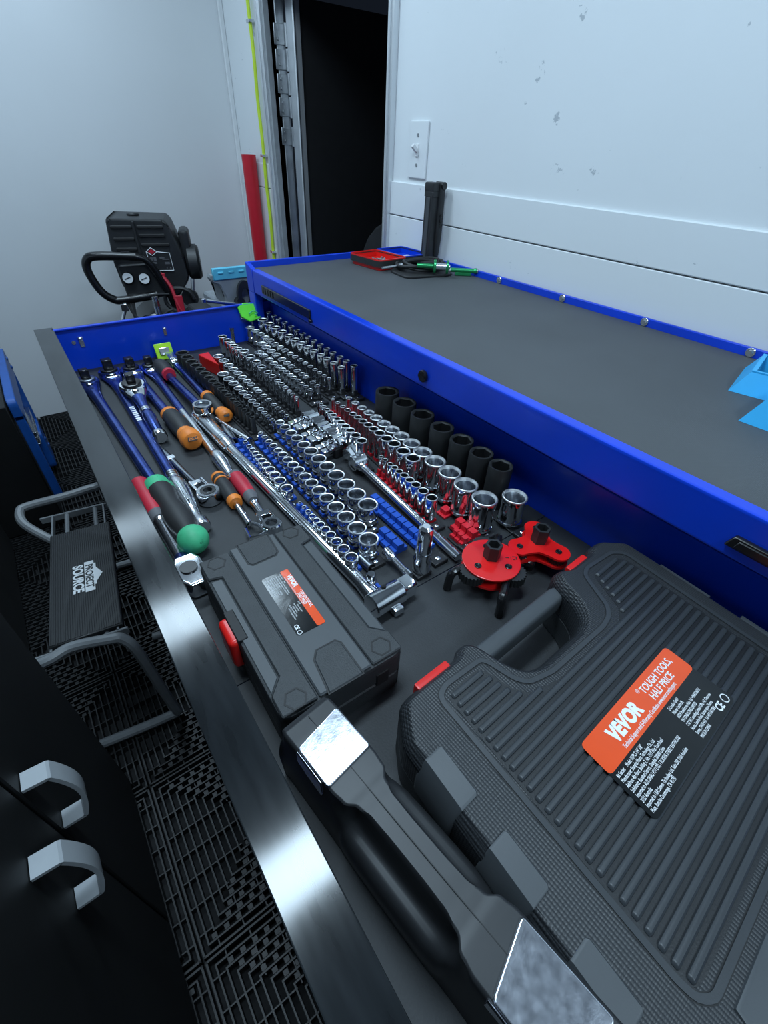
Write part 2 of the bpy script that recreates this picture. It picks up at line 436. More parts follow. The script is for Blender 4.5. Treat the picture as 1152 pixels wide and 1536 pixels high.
# ================================================================== tool chest
CX, CY0, CY1, ZR = 0.467, -0.62, 1.199, 0.181
chest = thing('tool_chest', 'long blue steel tool chest against the right wall', 'tool chest', (0.70, 0.3, FL))
def cpart(name, bm, m):
    bmesh.ops.translate(bm, verts=bm.verts, vec=(-0.70, -0.3, -FL)); return obj(name, bm, m, chest)
bm = NB()
box(bm, CX + 0.012, XW - 0.006, CY0, CY1, FL + 0.02, -0.035, 0.002)            # lower body
box(bm, 0.56, XW - 0.006, CY0, CY1 - 0.004, -0.035, 0.118)                        # back of the drawer bay
box(bm, CX + 0.012, 0.56, CY1 - 0.012, CY1 - 0.002, -0.035, 0.118); box(bm, CX + 0.012, 0.56, CY0, CY0 + 0.01, -0.035, 0.118)
cpart('body', bm, 'chest_blue')
bm = NB(); box(bm, CX, CX + 0.02, CY0, CY1 - 0.036, 0.117, 0.170, 0.004, 2); box(bm, CX + 0.01, XW - 0.006, CY0, CY1 - 0.006, 0.117, 0.160)
cpart('front_rail', bm, 'chest_blue')
bm = NB()
prism(bm, [(CX, CY1 - 0.035), (CX, CY1), (CX + 0.02, CY1), (CX + 0.02, CY1 - 0.035)], 0.05, 0.117, 0.0015)
t2 = bmesh.new()
v = [t2.verts.new(p) for p in ((CX, CY1 - 0.036, 0.117), (CX, CY1, 0.117), (CX, CY1, ZR), (CX, CY1 - 0.036, 0.170), (CX + 0.012, CY1 - 0.036, 0.117), (CX + 0.012, CY1, 0.117), (CX + 0.012, CY1, ZR), (CX + 0.012, CY1 - 0.036, 0.170))]
for f in ((0, 1, 2, 3), (7, 6, 5, 4), (0, 4, 5, 1), (1, 5, 6, 2), (2, 6, 7, 3), (3, 7, 4, 0)): t2.faces.new([v[i] for i in f])
bmesh.ops.bevel(t2, geom=t2.edges[:], offset=0.0012, segments=1, affect='EDGES'); merge(bm, t2)
box(bm, CX + 0.001, CX + 0.02, CY1 - 0.006, CY1, FL + 0.02, 0.117, 0.001)
cpart('corner_post', bm, 'chest_blue')
bm = NB(); box(bm, CX + 0.004, XW - 0.008, CY1 - 0.007, CY1, 0.10, ZR, 0.0015); cpart('end_rim', bm, 'chest_blue')
bm = NB(); box(bm, XW - 0.014, XW - 0.007, CY0, CY1, 0.10, ZR, 0.0015); cpart('back_rim', bm, 'chest_blue')
for y in (0.795, 0.614, 0.4275, 0.243, 0.07):
    bm = NB(); X0 = XW - 0.014
    cyl(bm, (X0, y, 0.174), (X0 - 0.0025, y, 0.174), 0.0075, seg=14, ch=0.0008); cyl(bm, (X0 - 0.0025, y, 0.174), (X0 - 0.006, y, 0.174), 0.0042, seg=6)
    cpart('bolt', bm, 'chrome_satin')
bm = NB(); cyl(bm, (CX, 0.515, 0.137), (CX - 0.006, 0.515, 0.137), 0.0095, seg=20, ch=0.0012); box(bm, CX - 0.0075, CX - 0.0055, 0.508, 0.522, 0.1355, 0.1385)
cpart('lock', bm, 'black_gloss')
bm = NB(); box(bm, CX - 0.004, CX + 0.001, 0.877, 1.108, 0.1285, 0.1475, 0.0015)
bx0 = CX - 0.0045
for k, (a, b) in enumerate(((1.098, 1.094), (1.092, 1.084), (1.080, 1.070), (1.066, 1.058), (1.054, 1.046))):
    box(bm, bx0 - 0.0012, bx0 + 0.001, b, a, 0.132, 0.144, 0.0003)
box(bm, CX - 0.006, CX + 0.001, 0.872, 0.880, 0.1235, 0.1290, 0.001)
cpart('name_plate', bm, 'black_gloss')
bm = NB(); pr = [(0.062, 0.131), (0.057, 0.1445), (-0.20, 0.1445), (-0.205, 0.131)]
prism(bm, pr, 0, 0.006, 0.0012, M=Matrix(((0, 0, -1, CX + 0.001), (1, 0, 0, 0), (0, 1, 0, 0), (0, 0, 0, 1))))
prism(bm, [(0.054, 0.1335), (0.0515, 0.1420), (-0.19, 0.1420), (-0.192, 0.1335)], 0, 0.0075, 0.0008, M=Matrix(((0, 0, -1, CX + 0.001), (1, 0, 0, 0), (0, 1, 0, 0), (0, 0, 0, 1))))
cpart('pull_handle', bm, 'black_gloss')
bm = NB(); box(bm, CX + 0.004, XW - 0.0145, CY0 + 0.01, CY1 - 0.0075, 0.1602, 0.167, 0.001)
tag(obj('worktop_mat', bm, 'worktop_mat'), 'dark grey ribbed rubber mat covering the blue chest top', 'mat')

# ================================================================== the open drawer
DZ = 0.0912; DX0, DX1, DY0, DY1 = -0.004, 0.512, -0.56, 1.186
bm = NB(); box(bm, 0.0, DX1, DY0, DY1, -0.008, -0.0035)
drawer = cpart('drawer', bm, 'chest_blue'); drawer['label'] = 'blue drawer pulled open, full of sockets and ratchets'
def dpart(name, bm, m):
    bmesh.ops.translate(bm, verts=bm.verts, vec=(-0.70, -0.3, -FL)); return obj(name, bm, m, drawer)
bm = NB(); box(bm, 0.026, DX1 + 0.003, DY1, DY1 + 0.003, -0.008, DZ, 0.0008); box(bm, 0.026, DX1 + 0.003, DY1 - 0.006, DY1 + 0.003, DZ - 0.004, DZ, 0.001)
sp = dpart('end_panel', bm, 'chest_blue')
bm = NB(); box(bm, DX1, DX1 + 0.003, DY0, DY1, -0.008, DZ - 0.003, 0.0008); dpart('back_panel', bm, 'chest_blue')
bm = NB(); box(bm, 0.026, DX1, DY0 - 0.003, DY0, -0.008, DZ, 0.0008); dpart('end_panel', bm, 'chest_blue')
bm = NB(); box(bm, DX0, 0.030, DY0 - 0.01, DY1 + 0.016, DZ - 0.003, DZ, 0.0012, 2)       # black lip on top of the front
box(bm, DX0, DX0 + 0.004, DY0 - 0.01, DY1 + 0.016, -0.06, DZ - 0.001, 0.001); box(bm, 0.0285, 0.030, DY0, DY1, DZ - 0.014, DZ - 0.001, 0.0004)
dpart('front_lip', bm, 'strip_black')
bm = NB(); box(bm, 0.0, 0.026, DY0, DY1, -0.008, 0.074, 0.001); dpart('front_panel', bm, 'black_plastic')
for (x, z0, z1, w) in ((0.071, 0.048, 0.070, 0.009), (0.244, 0.045, 0.064, 0.007), (0.434, 0.055, 0.072, 0.008)):
    bm = NB(); box(bm, x - w / 2, x + w / 2, DY1 - 0.002, DY1 + 0.001, z0, z1, 0.0006); box(bm, x - w / 2, x + w / 2, DY1 - 0.006, DY1 - 0.001, z1 - 0.006, z1, 0.0012)
    dpart('slide_tab', bm, 'chrome_satin')
bm = NB(); cyl(bm, (0.0566, DY1, 0.060), (0.0566, DY1 - 0.002, 0.060), 0.004, seg=12); dpart('rivet', bm, 'chrome_satin')
bm = NB(); box(bm, 0.0275, DX1 - 0.001, 0.2710, DY1 - 0.001, -0.003, -0.0002, 0.0004); tag(obj('drawer_mat', bm, 'drawer_mat'), 'dark rubber liner under the sockets and ratchets in the drawer', 'drawer liner')
bm = NB(); box(bm, 0.0275, DX1 - 0.001, DY0, 0.2700, -0.003, -0.0002, 0.0004); tag(obj('drawer_mat', bm, 'drawer_mat'), 'dark rubber liner under the plastic cases in the drawer', 'drawer liner')

# ================================================================== sockets on their rails
# each entry: (x, y, diameter, height of its top) in metres, far end first
ROWS = {
'A':[(0.4998,1.1668,0.0154,0.068),(0.4992,1.1345,0.0154,0.068),(0.4987,1.1052,0.0155,0.068),(0.4981,1.0724,0.0154,0.068),(0.4974,1.0366,0.0152,0.068),(0.4968,1.0066,0.0152,0.068),(0.4963,0.9770,0.0152,0.068),(0.4958,0.9510,0.0152,0.068),(0.4953,0.9232,0.0151,0.068),(0.4947,0.8936,0.0151,0.068),(0.4942,0.8653,0.0150,0.068),(0.4937,0.8383,0.0150,0.068),(0.4932,0.8095,0.0149,0.068),(0.4927,0.7843,0.0149,0.068),(0.4921,0.7545,0.0147,0.068)],
'B':[(0.4693,1.1374,0.0251,0.062),(0.4698,1.0998,0.0240,0.062),(0.4702,1.0655,0.0231,0.062),(0.4706,1.0318,0.0221,0.062),(0.4710,0.9975,0.0211,0.062),(0.4714,0.9672,0.0203,0.062),(0.4717,0.9391,0.0195,0.062),(0.4721,0.9103,0.0186,0.062),(0.4724,0.8835,0.0179,0.062),(0.4728,0.8547,0.0170,0.062),(0.4731,0.8296,0.0163,0.062),(0.4734,0.8022,0.0156,0.062),(0.4738,0.7738,0.0148,0.062)],
'C':[(0.4413,1.1572,0.0225,0.042),(0.4420,1.1264,0.0214,0.042),(0.4426,1.0984,0.0204,0.042),(0.4432,1.0705,0.0194,0.042),(0.4437,1.0455,0.0185,0.042),(0.4443,1.0192,0.0176,0.041),(0.4448,0.9953,0.0167,0.041),(0.4453,0.9715,0.0159,0.041),(0.4459,0.9468,0.0150,0.041),(0.4464,0.9244,0.0142,0.041),(0.4469,0.9008,0.0134,0.041),(0.4474,0.8792,0.0126,0.041),(0.4479,0.8578,0.0119,0.041),(0.4483,0.8386,0.0111,0.040),(0.4487,0.8199,0.0104,0.040),(0.4490,0.8019,0.0097,0.040),(0.4495,0.7834,0.0090,0.040)],
'D':[(0.4252,1.0556,0.0239,0.034),(0.4246,1.0281,0.0226,0.034),(0.4240,1.0009,0.0212,0.034),(0.4234,0.9739,0.0200,0.034),(0.4225,0.9419,0.0185,0.034),(0.4219,0.9173,0.0173,0.034),(0.4214,0.8945,0.0162,0.034),(0.4207,0.8670,0.0149,0.034),(0.4203,0.8456,0.0139,0.034),(0.4200,0.8276,0.0129,0.034),(0.4191,0.7970,0.0117,0.034),(0.4186,0.7767,0.0107,0.034)],
'E':[(0.4006,1.0157,0.0216,0.030),(0.4008,0.9923,0.0206,0.030),(0.4011,0.9637,0.0194,0.030),(0.4014,0.9407,0.0183,0.029),(0.4016,0.9190,0.0173,0.029),(0.4019,0.8996,0.0163,0.029),(0.4021,0.8814,0.0153,0.029),(0.4023,0.8639,0.0144,0.029),(0.4024,0.8482,0.0135,0.029),(0.4026,0.8316,0.0126,0.029),(0.4028,0.8147,0.0117,0.028),(0.4030,0.7978,0.0109,0.028),(0.4032,0.7797,0.0100,0.028)],
'G':[(0.3536,1.1139,0.0206,0.046),(0.3536,1.0836,0.0199,0.046),(0.3536,1.0590,0.0179,0.046),(0.3536,1.0405,0.0179,0.046),(0.3536,1.0185,0.0180,0.046)],
'F':[(0.3591,0.9996,0.0221,0.046),(0.3577,0.9618,0.0205,0.046),(0.3563,0.9263,0.0190,0.046),(0.3554,0.8991,0.0176,0.045),(0.3539,0.8653,0.0161,0.045),(0.3531,0.8422,0.0149,0.045),(0.3519,0.8156,0.0135,0.045),(0.3514,0.7988,0.0124,0.045),(0.3507,0.7804,0.0113,0.045),(0.3500,0.7627,0.0102,0.044),(0.3495,0.7476,0.0092,0.044),(0.3488,0.7314,0.0081,0.044)],
'H':[(0.3129,1.0397,0.0235,0.030),(0.3131,1.0081,0.0222,0.030),(0.3133,0.9795,0.0210,0.029),(0.3135,0.9536,0.0198,0.029),(0.3137,0.9302,0.0188,0.029),(0.3139,0.9066,0.0177,0.028),(0.3141,0.8839,0.0166,0.028),(0.3142,0.8634,0.0157,0.028),(0.3144,0.8409,0.0136,0.027),(0.3145,0.8269,0.0135,0.027),(0.3146,0.8045,0.0128,0.027),(0.3148,0.7844,0.0119,0.026),(0.3150,0.7606,0.0110,0.026),(0.3151,0.7434,0.0101,0.026),(0.3152,0.7269,0.0093,0.025),(0.3154,0.7092,0.0085,0.025)],
'I':[(0.2819,0.9274,0.0235,0.035),(0.2822,0.8991,0.0218,0.034),(0.2824,0.8737,0.0203,0.034),(0.2827,0.8494,0.0189,0.033),(0.2829,0.8278,0.0175,0.032),(0.2831,0.8069,0.0162,0.032),(0.2833,0.7868,0.0149,0.031),(0.2835,0.7679,0.0136,0.031),(0.2837,0.7494,0.0124,0.030),(0.2838,0.7342,0.0112,0.029),(0.2840,0.7178,0.0100,0.029),(0.2842,0.7029,0.0089,0.028)],
'J':[(0.2455,1.0726,0.0281,0.040),(0.2461,1.0426,0.0267,0.040),(0.2468,1.0147,0.0253,0.039),(0.2473,0.9885,0.0240,0.039),(0.2479,0.9637,0.0227,0.039),(0.2485,0.9383,0.0215,0.039),(0.2490,0.9162,0.0203,0.038),(0.2494,0.8952,0.0192,0.038),(0.2499,0.8748,0.0181,0.038),(0.2504,0.8540,0.0159,0.037),(0.2507,0.8377,0.0156,0.037),(0.2511,0.8199,0.0150,0.037),(0.2516,0.7999,0.0139,0.036),(0.2520,0.7836,0.0130,0.036),(0.2523,0.7674,0.0121,0.036),(0.2527,0.7495,0.0111,0.036),(0.2531,0.7329,0.0102,0.035),(0.2535,0.7162,0.0094,0.035)],
'L':[(0.2499,0.6771,0.0087,0.024),(0.2497,0.6605,0.0102,0.025),(0.2495,0.6431,0.0117,0.025),(0.2493,0.6252,0.0131,0.026),(0.2491,0.6077,0.0145,0.026),(0.2489,0.5906,0.0158,0.027),(0.2487,0.5727,0.0171,0.027),(0.2484,0.5539,0.0180,0.028),(0.2482,0.5350,0.0186,0.029),(0.2480,0.5148,0.0198,0.029),(0.2477,0.4943,0.0200,0.030),(0.2475,0.4722,0.0215,0.030),(0.2472,0.4500,0.0215,0.031),(0.2469,0.4253,0.0242,0.031),(0.2466,0.3989,0.0248,0.032),(0.2463,0.3722,0.0254,0.032),(0.2460,0.3455,0.0260,0.033)],
'M':[(0.2893,0.6818,0.0163,0.032),(0.2887,0.6598,0.0178,0.033),(0.2880,0.6366,0.0192,0.033),(0.2874,0.6140,0.0206,0.034),(0.2867,0.5896,0.0218,0.034),(0.2861,0.5648,0.0230,0.035),(0.2854,0.5387,0.0241,0.035),(0.2846,0.5120,0.0250,0.036),(0.2839,0.4847,0.0259,0.036),(0.2831,0.4557,0.0263,0.037),(0.2823,0.4281,0.0271,0.037),(0.2815,0.3988,0.0280,0.038)],
'N':[(0.2183,0.6871,0.0068,0.022),(0.2178,0.6674,0.0080,0.022),(0.2173,0.6498,0.0092,0.023),(0.2170,0.6363,0.0103,0.023),(0.2167,0.6230,0.0115,0.023),(0.2163,0.6096,0.0126,0.024),(0.2160,0.5961,0.0135,0.024),(0.2156,0.5808,0.0147,0.025),(0.2152,0.5652,0.0157,0.025),(0.2148,0.5482,0.0167,0.025),(0.2143,0.5295,0.0176,0.026),(0.2138,0.5075,0.0183,0.026)],
'O':[(0.2161,0.4732,0.0047,0.020),(0.2159,0.4602,0.0061,0.021),(0.2156,0.4475,0.0075,0.022),(0.2153,0.4357,0.0089,0.022),(0.2151,0.4234,0.0102,0.023),(0.2148,0.4119,0.0115,0.024),(0.2146,0.3986,0.0126,0.025),(0.2143,0.3852,0.0133,0.026),(0.2140,0.3702,0.0150,0.026),(0.2136,0.3532,0.0160,0.027),(0.2132,0.3346,0.0170,0.028)],
'Q':[(0.3774,0.7006,0.0068,0.040),(0.3760,0.6877,0.0080,0.041),(0.3746,0.6750,0.0092,0.042),(0.3726,0.6599,0.0103,0.043),(0.3711,0.6464,0.0114,0.044),(0.3697,0.6330,0.0125,0.045),(0.3678,0.6176,0.0136,0.045),(0.3661,0.6021,0.0146,0.046),(0.3641,0.5851,0.0155,0.047),(0.3621,0.5674,0.0164,0.048),(0.3598,0.5479,0.0172,0.049),(0.3573,0.5267,0.0180,0.050)],
'R':[(0.4062,0.6968,0.0075,0.040),(0.4045,0.6757,0.0090,0.042),(0.4028,0.6556,0.0105,0.043),(0.4011,0.6362,0.0118,0.045),(0.3995,0.6175,0.0132,0.046),(0.3980,0.5992,0.0144,0.048),(0.3964,0.5810,0.0157,0.049),(0.3948,0.5623,0.0166,0.051),(0.3934,0.5449,0.0171,0.052),(0.3919,0.5260,0.0189,0.054),(0.3900,0.5043,0.0202,0.055),(0.3882,0.4824,0.0211,0.057),(0.3858,0.4563,0.0219,0.058),(0.3838,0.4307,0.0226,0.060)],
'S':[(0.4396,0.6925,0.0128,0.036),(0.4371,0.6658,0.0154,0.038),(0.4348,0.6404,0.0179,0.039),(0.4324,0.6145,0.0203,0.041),(0.4300,0.5888,0.0225,0.043),(0.4275,0.5623,0.0246,0.044),(0.4250,0.5350,0.0258,0.046),(0.4225,0.5075,0.0276,0.048),(0.4197,0.4776,0.0292,0.050),(0.4169,0.4468,0.0306,0.051),(0.4138,0.4140,0.0328,0.053),(0.4105,0.3785,0.0340,0.055),(0.4071,0.3419,0.0348,0.056),(0.4036,0.3033,0.0355,0.058)],
'S2':[(0.4509,0.2900,0.0356,0.050)],
'T':[(0.4734,0.6161,0.0432,0.071),(0.4717,0.5641,0.0417,0.071),(0.4700,0.5133,0.0402,0.071),(0.4684,0.4627,0.0387,0.071),(0.4669,0.4162,0.0373,0.071),(0.4655,0.3730,0.0360,0.071),(0.4642,0.3336,0.0348,0.071)],
'U':[(0.3647,0.4836,0.0072,0.040),(0.3641,0.4718,0.0084,0.041),(0.3632,0.4580,0.0095,0.041),(0.3626,0.4461,0.0106,0.042),(0.3619,0.4340,0.0117,0.042),(0.3612,0.4208,0.0128,0.043),(0.3604,0.4071,0.0137,0.043),(0.3596,0.3921,0.0147,0.044),(0.3586,0.3748,0.0156,0.044),(0.3575,0.3553,0.0164,0.045)],
}
ROWS['F'] = ROWS.pop('G') + ROWS['F']
ROWS['S'] = ROWS['S']
def socket_mesh(kind):
    bm = NB(); seg = 24; st = None
    if kind == 'shallow':
        prof = [(0.45, 0), (0.485, 0.03), (0.485, 0.28), (0.45, 0.31), (0.45, 0.37), (0.495, 0.42), (0.5, 0.945), (0.495, 0.975), (0.478, 0.997), (0.445, 0.997), (0.420, 0.970), (0.412, 0.94), (0.40, 0.42), (0.0, 0.40)]
        st = {10: 0.97, 11: 0.91, 12: 0.90}
    elif kind == 'deep':
        prof = [(0.42, 0), (0.45, 0.02), (0.45, 0.30), (0.47, 0.36), (0.5, 0.42), (0.5, 0.965), (0.495, 0.985), (0.478, 0.998), (0.445, 0.998), (0.420, 0.980), (0.412, 0.96), (0.395, 0.35), (0.0, 0.34)]
        st = {9: 0.97, 10: 0.91, 11: 0.90}
    elif kind == 'flare':
        prof = [(0.47, 0), (0.5, 0.03), (0.5, 0.10), (0.47, 0.13), (0.465, 0.60), (0.485, 0.78), (0.5, 0.95), (0.492, 0.985), (0.475, 1.0), (0.450, 1.0), (0.425, 0.97), (0.40, 0.92), (0.34, 0.62), (0.27, 0.50), (0.26, 0.0)]
        st = {11: 0.96, 12: 0.92}
    else:
        prof = [(0.45, 0), (0.485, 0.02), (0.5, 0.06), (0.5, 0.965), (0.485, 1.0), (0.415, 1.0), (0.395, 0.97), (0.385, 0.35), (0.24, 0.32), (0.24, 0.0)]
    t = bmesh.new(); rings = []
    for k, (r, z) in enumerate(prof):
        ring = []
        for i in range(seg):
            a = 2 * PI * i / seg; f = 1.0
            if st and k in st and i % 2: f = st[k]
            if kind == 'impact' and k in (6, 7): f = math.cos(PI / 6) / math.cos((a % (PI / 3)) - PI / 6) * 1.02
            ring.append(t.verts.new((r * f * math.cos(a), r * f * math.sin(a), z)))
        rings.append(ring)
    cl = prof[-1][0] > 0.01
    for k in range(len(rings) if cl else len(rings) - 1):
        A, B = rings[k], rings[(k + 1) % len(rings)]
        for i in range(seg): t.faces.new((A[i], A[(i + 1) % seg], B[(i + 1) % seg], B[i]))
    bmesh.ops.recalc_face_normals(t, faces=t.faces); merge(bm, t)
    me = finish(bm, 'socket_' + kind, 0.75)
    me.materials.append(MATS['impact_black' if kind == 'impact' else 'chrome'])
    me.materials.append(MATS['impact_bore_shaded' if kind == 'impact' else 'chrome_bore_shaded']); me.materials.append(MATS['impact_black' if kind == 'impact' else 'chrome_rim_lit'])
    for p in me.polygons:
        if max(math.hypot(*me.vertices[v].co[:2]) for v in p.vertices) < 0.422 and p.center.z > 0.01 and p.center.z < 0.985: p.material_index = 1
        elif p.center.z > 0.94: p.material_index = 2
    return me
SM = {k: socket_mesh(k) for k in ('shallow', 'deep', 'flare', 'impact')}
def clip_mesh(m):
    hw = 0.0118 if m == 'clip_blue' else 0.0085
    bm = NB(); box(bm, -hw, hw, -0.30, 0.30, 0.0, 0.0050, 0.0006); t = bmesh.new()
    box(bm, -0.0045, 0.0045, -0.26, 0.26, 0.0050, 0.0140, 0.0006)
    me = finish(bm, 'clip'); me.materials.append(MATS[m]); return me
CM = {k: clip_mesh(k) for k in ('clip_blue', 'clip_red', 'clip_black')}
def post_mesh(m):
    bm = NB(); box(bm, -0.0125, 0.0125, -0.45, 0.45, 0.0, 0.0060, 0.0006); box(bm, -0.0050, 0.0065, -0.44, 0.44, 0.0060, 0.0140, 0.0008)
    me = finish(bm, 'clip'); me.materials.append(MATS[m]); return me
PM = {k: post_mesh(k) for k in ('clip_blue', 'clip_red')}
RZ = 0.003     # rail thickness
def rail(label, x0, y0, x1, y1, ext=(0.010, 0.014)):
    """rail from the far point to the near point"""
    d = Vector((x1 - x0, y1 - y0, 0)); L = d.length; a = math.atan2(-(x1 - x0), (y1 - y0)) if L else 0
    t = thing('socket_rail', label, 'socket rail', (x0, y0, 0), math.atan2(d.y, d.x) + PI / 2 if L > 1e-6 else 0, 'socket rails')
    # local -y runs towards the viewer
    bm = NB(); box(bm, -0.011, 0.011, -L - ext[1], ext[0], 0.0002, RZ, 0.0006); obj('base', bm, 'rail_black', t)
    bm = NB(); box(bm, -0.0115, 0.0115, -L - ext[1] - 0.010, -L - ext[1] + 0.006, 0.0002, RZ + 0.003, 0.0010); cap = obj('end_cap', bm, 'rail_black', t)
    bm = NB(); lathe(bm, [(0, 0.0012), (0.002, 0.0012), (0.0036, 0.0004), (0.0036, 0)], 10); obj('screw', bm, 'chrome', cap, (0, -L - ext[1] - 0.002, RZ + 0.003))
    return t
def put_clip(t, me, s, y):
    c = obj('clip', me, None, t, (0, -s, RZ)); c.scale = (1, y, 1); return c
KIND = {'A': ('deep', 'clip_black', 'chrome deep', 'in the row along the drawer back', 'black rail along the drawer back wall holding slim deep sockets'),
 'B': ('deep', 'clip_black', 'chrome deep', 'in the second row from the drawer back', 'black rail of deep sockets, second from the drawer back'),
 'C': ('shallow', 'clip_black', 'chrome', 'in the third row from the drawer back', 'black rail of crowded chrome sockets, third from the drawer back'),
 'D': ('shallow', 'clip_black', 'chrome', 'in the fourth row from the drawer back', 'black rail of shallow chrome sockets, fourth from the drawer back'),
 'E': ('shallow', 'clip_black', 'chrome', 'in the fifth row from the drawer back', 'black rail of shallow chrome sockets, fifth from the drawer back'),
 'F': ('deep', 'clip_black', 'chrome', 'in the third chrome row from the black sockets', 'black rail of taller chrome sockets, third from the black ones'),
 'H': ('shallow', 'clip_black', 'chrome', 'in the second chrome row from the black sockets', 'black rail of chrome sockets, second from the black ones'),
 'I': ('shallow', 'clip_black', 'chrome', 'in the chrome row next to the black ones', 'black rail of chrome sockets right beside the black ones'),
 'J': ('impact', 'clip_black', 'black impact', 'in the row right of the ratchets', 'black rail holding the row of small black impact sockets'),
 'L': ('shallow', 'clip_blue', 'chrome', 'on the second blue rail from the long bar', 'long blue rail of chrome sockets, second from the long bar'),
 'M': ('shallow', 'clip_blue', 'chrome', 'on the third blue rail from the long bar', 'long blue rail of chrome sockets, third from the long bar'),
 'N': ('shallow', 'clip_blue', 'chrome', 'on the blue rail right beside the long bar', 'blue rail of small chrome sockets right beside the long bar'),
 'O': ('shallow', 'clip_blue', 'small chrome', 'on the short blue rail by the small case', 'short blue rail of small chrome sockets by the small case'),
 'Q': ('deep', 'clip_red', 'slim chrome', 'in the row right of the swivel sockets', 'red rail of slim deep sockets right of the swivel sockets'),
 'R': ('deep', 'clip_red', 'deep chrome', 'in the row left of the large flared sockets', 'red rail of deep sockets left of the large flared ones'),
 'S': ('flare', 'clip_red', 'flared chrome', 'in the row before the big black sockets', 'red rail of flared chrome sockets before the big black ones'),
 'U': ('deep', 'clip_red', 'small deep chrome', 'beside the chrome flex handle', 'red rail of small deep sockets beside the chrome flex handle')}
RAIL = {}
for key, (kind, clip, adj, where, rlabel) in KIND.items():
    pts = ROWS[key]; n = len(pts)
    (xa, ya), (xb, yb) = pts[0][:2], pts[-1][:2]
    t = rail(rlabel, xa, ya, xb, yb); RAIL[key] = t
    for i, (x, y, d, h) in enumerate(pts):
        w = min(abs(pts[i][1] - pts[j][1]) for j in (i - 1, i + 1) if 0 <= j < n)
        put_clip(t, CM[clip], math.hypot(x - xa, y - ya), w * 0.96)
        z0 = RZ + 0.0051
        s = obj('socket', SM[kind], None, None, (x, y, z0), random.uniform(0, PI)); s.scale = (d * 1.0, d * 1.0, h - z0)
        o_ = ['farthest'] + [q + ' farthest' for q in ORD[1:]]
        tag(s, '%s %s socket %s' % (o_[i], adj, where), 'socket', adj + ' sockets ' + where)
BT = ['farthest', 'second farthest', 'third farthest', 'middle', 'third nearest', 'second nearest', 'nearest']
for i, (x, y, d, h) in enumerate(ROWS['T']):
    s = obj('impact_socket', SM['impact'], None, None, (x, y, 0.0002), 0.3 * i); s.scale = (d, d, h)
    tag(s, BT[i] + ' of the seven big deep black impact sockets by the blue drawer back', 'socket', 'big black impact sockets')
x, y, d, h = ROWS['S2'][0]
s = obj('socket', SM['flare'], None, None, (x, y, 0.0065)); s.scale = (d, d, h - 0.0065)
tag(s, 'large flared chrome socket standing alone beside the nearest big black socket', 'socket')
rs = rail('stub of black rail under the lone large flared socket', x, y + 0.02, x - 0.002, y - 0.012)

# empty clips further along the rails
t = rail('blue rail with a run of empty blocks left of the flex handle', 0.3155, 0.53, 0.3160, 0.305)
for k in range(10): put_clip(t, PM['clip_blue'], 0.100 + k * 0.0128, 0.0126)
M_end = ROWS['M'][-1]
t = rail('short blue rail with empty blocks beside the standing adapter', 0.283, 0.366, 0.2835, 0.300)
for k in range(3): put_clip(t, PM['clip_blue'], 0.004 + k * 0.0145, 0.0142)
t = rail('short red rail with empty blocks near the red round filter wrench', 0.383, 0.322, 0.3815, 0.292)
for k in range(3): put_clip(t, PM['clip_red'], 0.002 + k * 0.0125, 0.0122)
t = rail('red rail stub with small empty blocks at the end of the flex handle', 0.3665, 0.310, 0.3655, 0.290, (0.004, 0.002))
for k in range(3):
    c = put_clip(t, PM['clip_red'], 0.000 + k * 0.0085, 0.0080); c.scale = (0.62, 0.0080, 0.8)
bm = NB(); box(bm, -0.006, 0.006, -0.006, 0.006, 0.0002, 0.012, 0.0008); box(bm, -0.010, 0.010, -0.009, 0.009, 0.0002, 0.004, 0.0006)
tag(obj('rail_clip', bm, 'clip_red', loc=(0.3895, 0.356, 0)), 'single red block between the small deep sockets and the flared ones', 'rail clip')

# ------------------------------------------------------------------ loose pieces among the sockets
bm = NB(); lathe(bm, [(0, 0), (0.0105, 0), (0.0115, 0.0015), (0.0115, 0.018), (0.0095, 0.021), (0.0092, 0.062), (0.0082, 0.068), (0.0045, 0.071), (0, 0.071)], 20)
t = thing('socket_adapter', 'tall chrome adapter standing upright among the empty blue blocks', 'adapter', (0.2855, 0.2865, 0.0063))
obj('shaft', bm, 'chrome', t)
bm = NB(); lathe(bm, [(0.0098, 0.0), (0.0102, 0.0), (0.0102, 0.0012), (0.0098, 0.0012)], 20, closed=True); obj('ring', bm, 'steel_dark', t, (0, 0, 0.030))
bm = NB(); cyl(bm, (-0.0090, -0.002, 0), (-0.0098, -0.003, 0), 0.0022, seg=10); obj('detent', bm, 'black_deep', t, (0, 0, 0.053))
def lying(name, label, cat, m, p0, p1, prof, z, seg=16):
    """lathe profile (fraction along, radius) lying between two points"""
    d = Vector((p1[0] - p0[0], p1[1] - p0[1], 0)); L = d.length
    bm = NB(); lathe(bm, [(r, f * L) for f, r in prof], seg, Matrix.Rotation(PI / 2, 4, 'Y'))
    o = obj(name, bm, m, None, (p0[0], p0[1], z), math.atan2(d.y, d.x)); tag(o, label, cat); return o
lying('extension_bar', 'short chrome extension lying between blue rails near the small case', 'extension', 'chrome', (0.2640, 0.332), (0.2625, 0.281), [(0, 0), (0, 0.0066), (0.28, 0.0066), (0.34, 0.0042), (0.80, 0.0040), (0.82, 0.0050), (1, 0.0046), (1, 0)], 0.0125)
lying('small_socket', 'small dark chrome socket lying beside the short blue rail', 'socket', 'steel_dark', (0.2335, 0.345), (0.2345, 0.322), [(0, 0), (0, 0.0058), (0.3, 0.0058), (0.36, 0.0066), (1, 0.0066), (1, 0.005), (0.7, 0.0045), (0.7, 0)], 0.0068)
t = thing('drive_adapter', 'small chrome drive adapter standing on a blue block near the bar head', 'adapter', (0.2185, 0.300, 0.0))
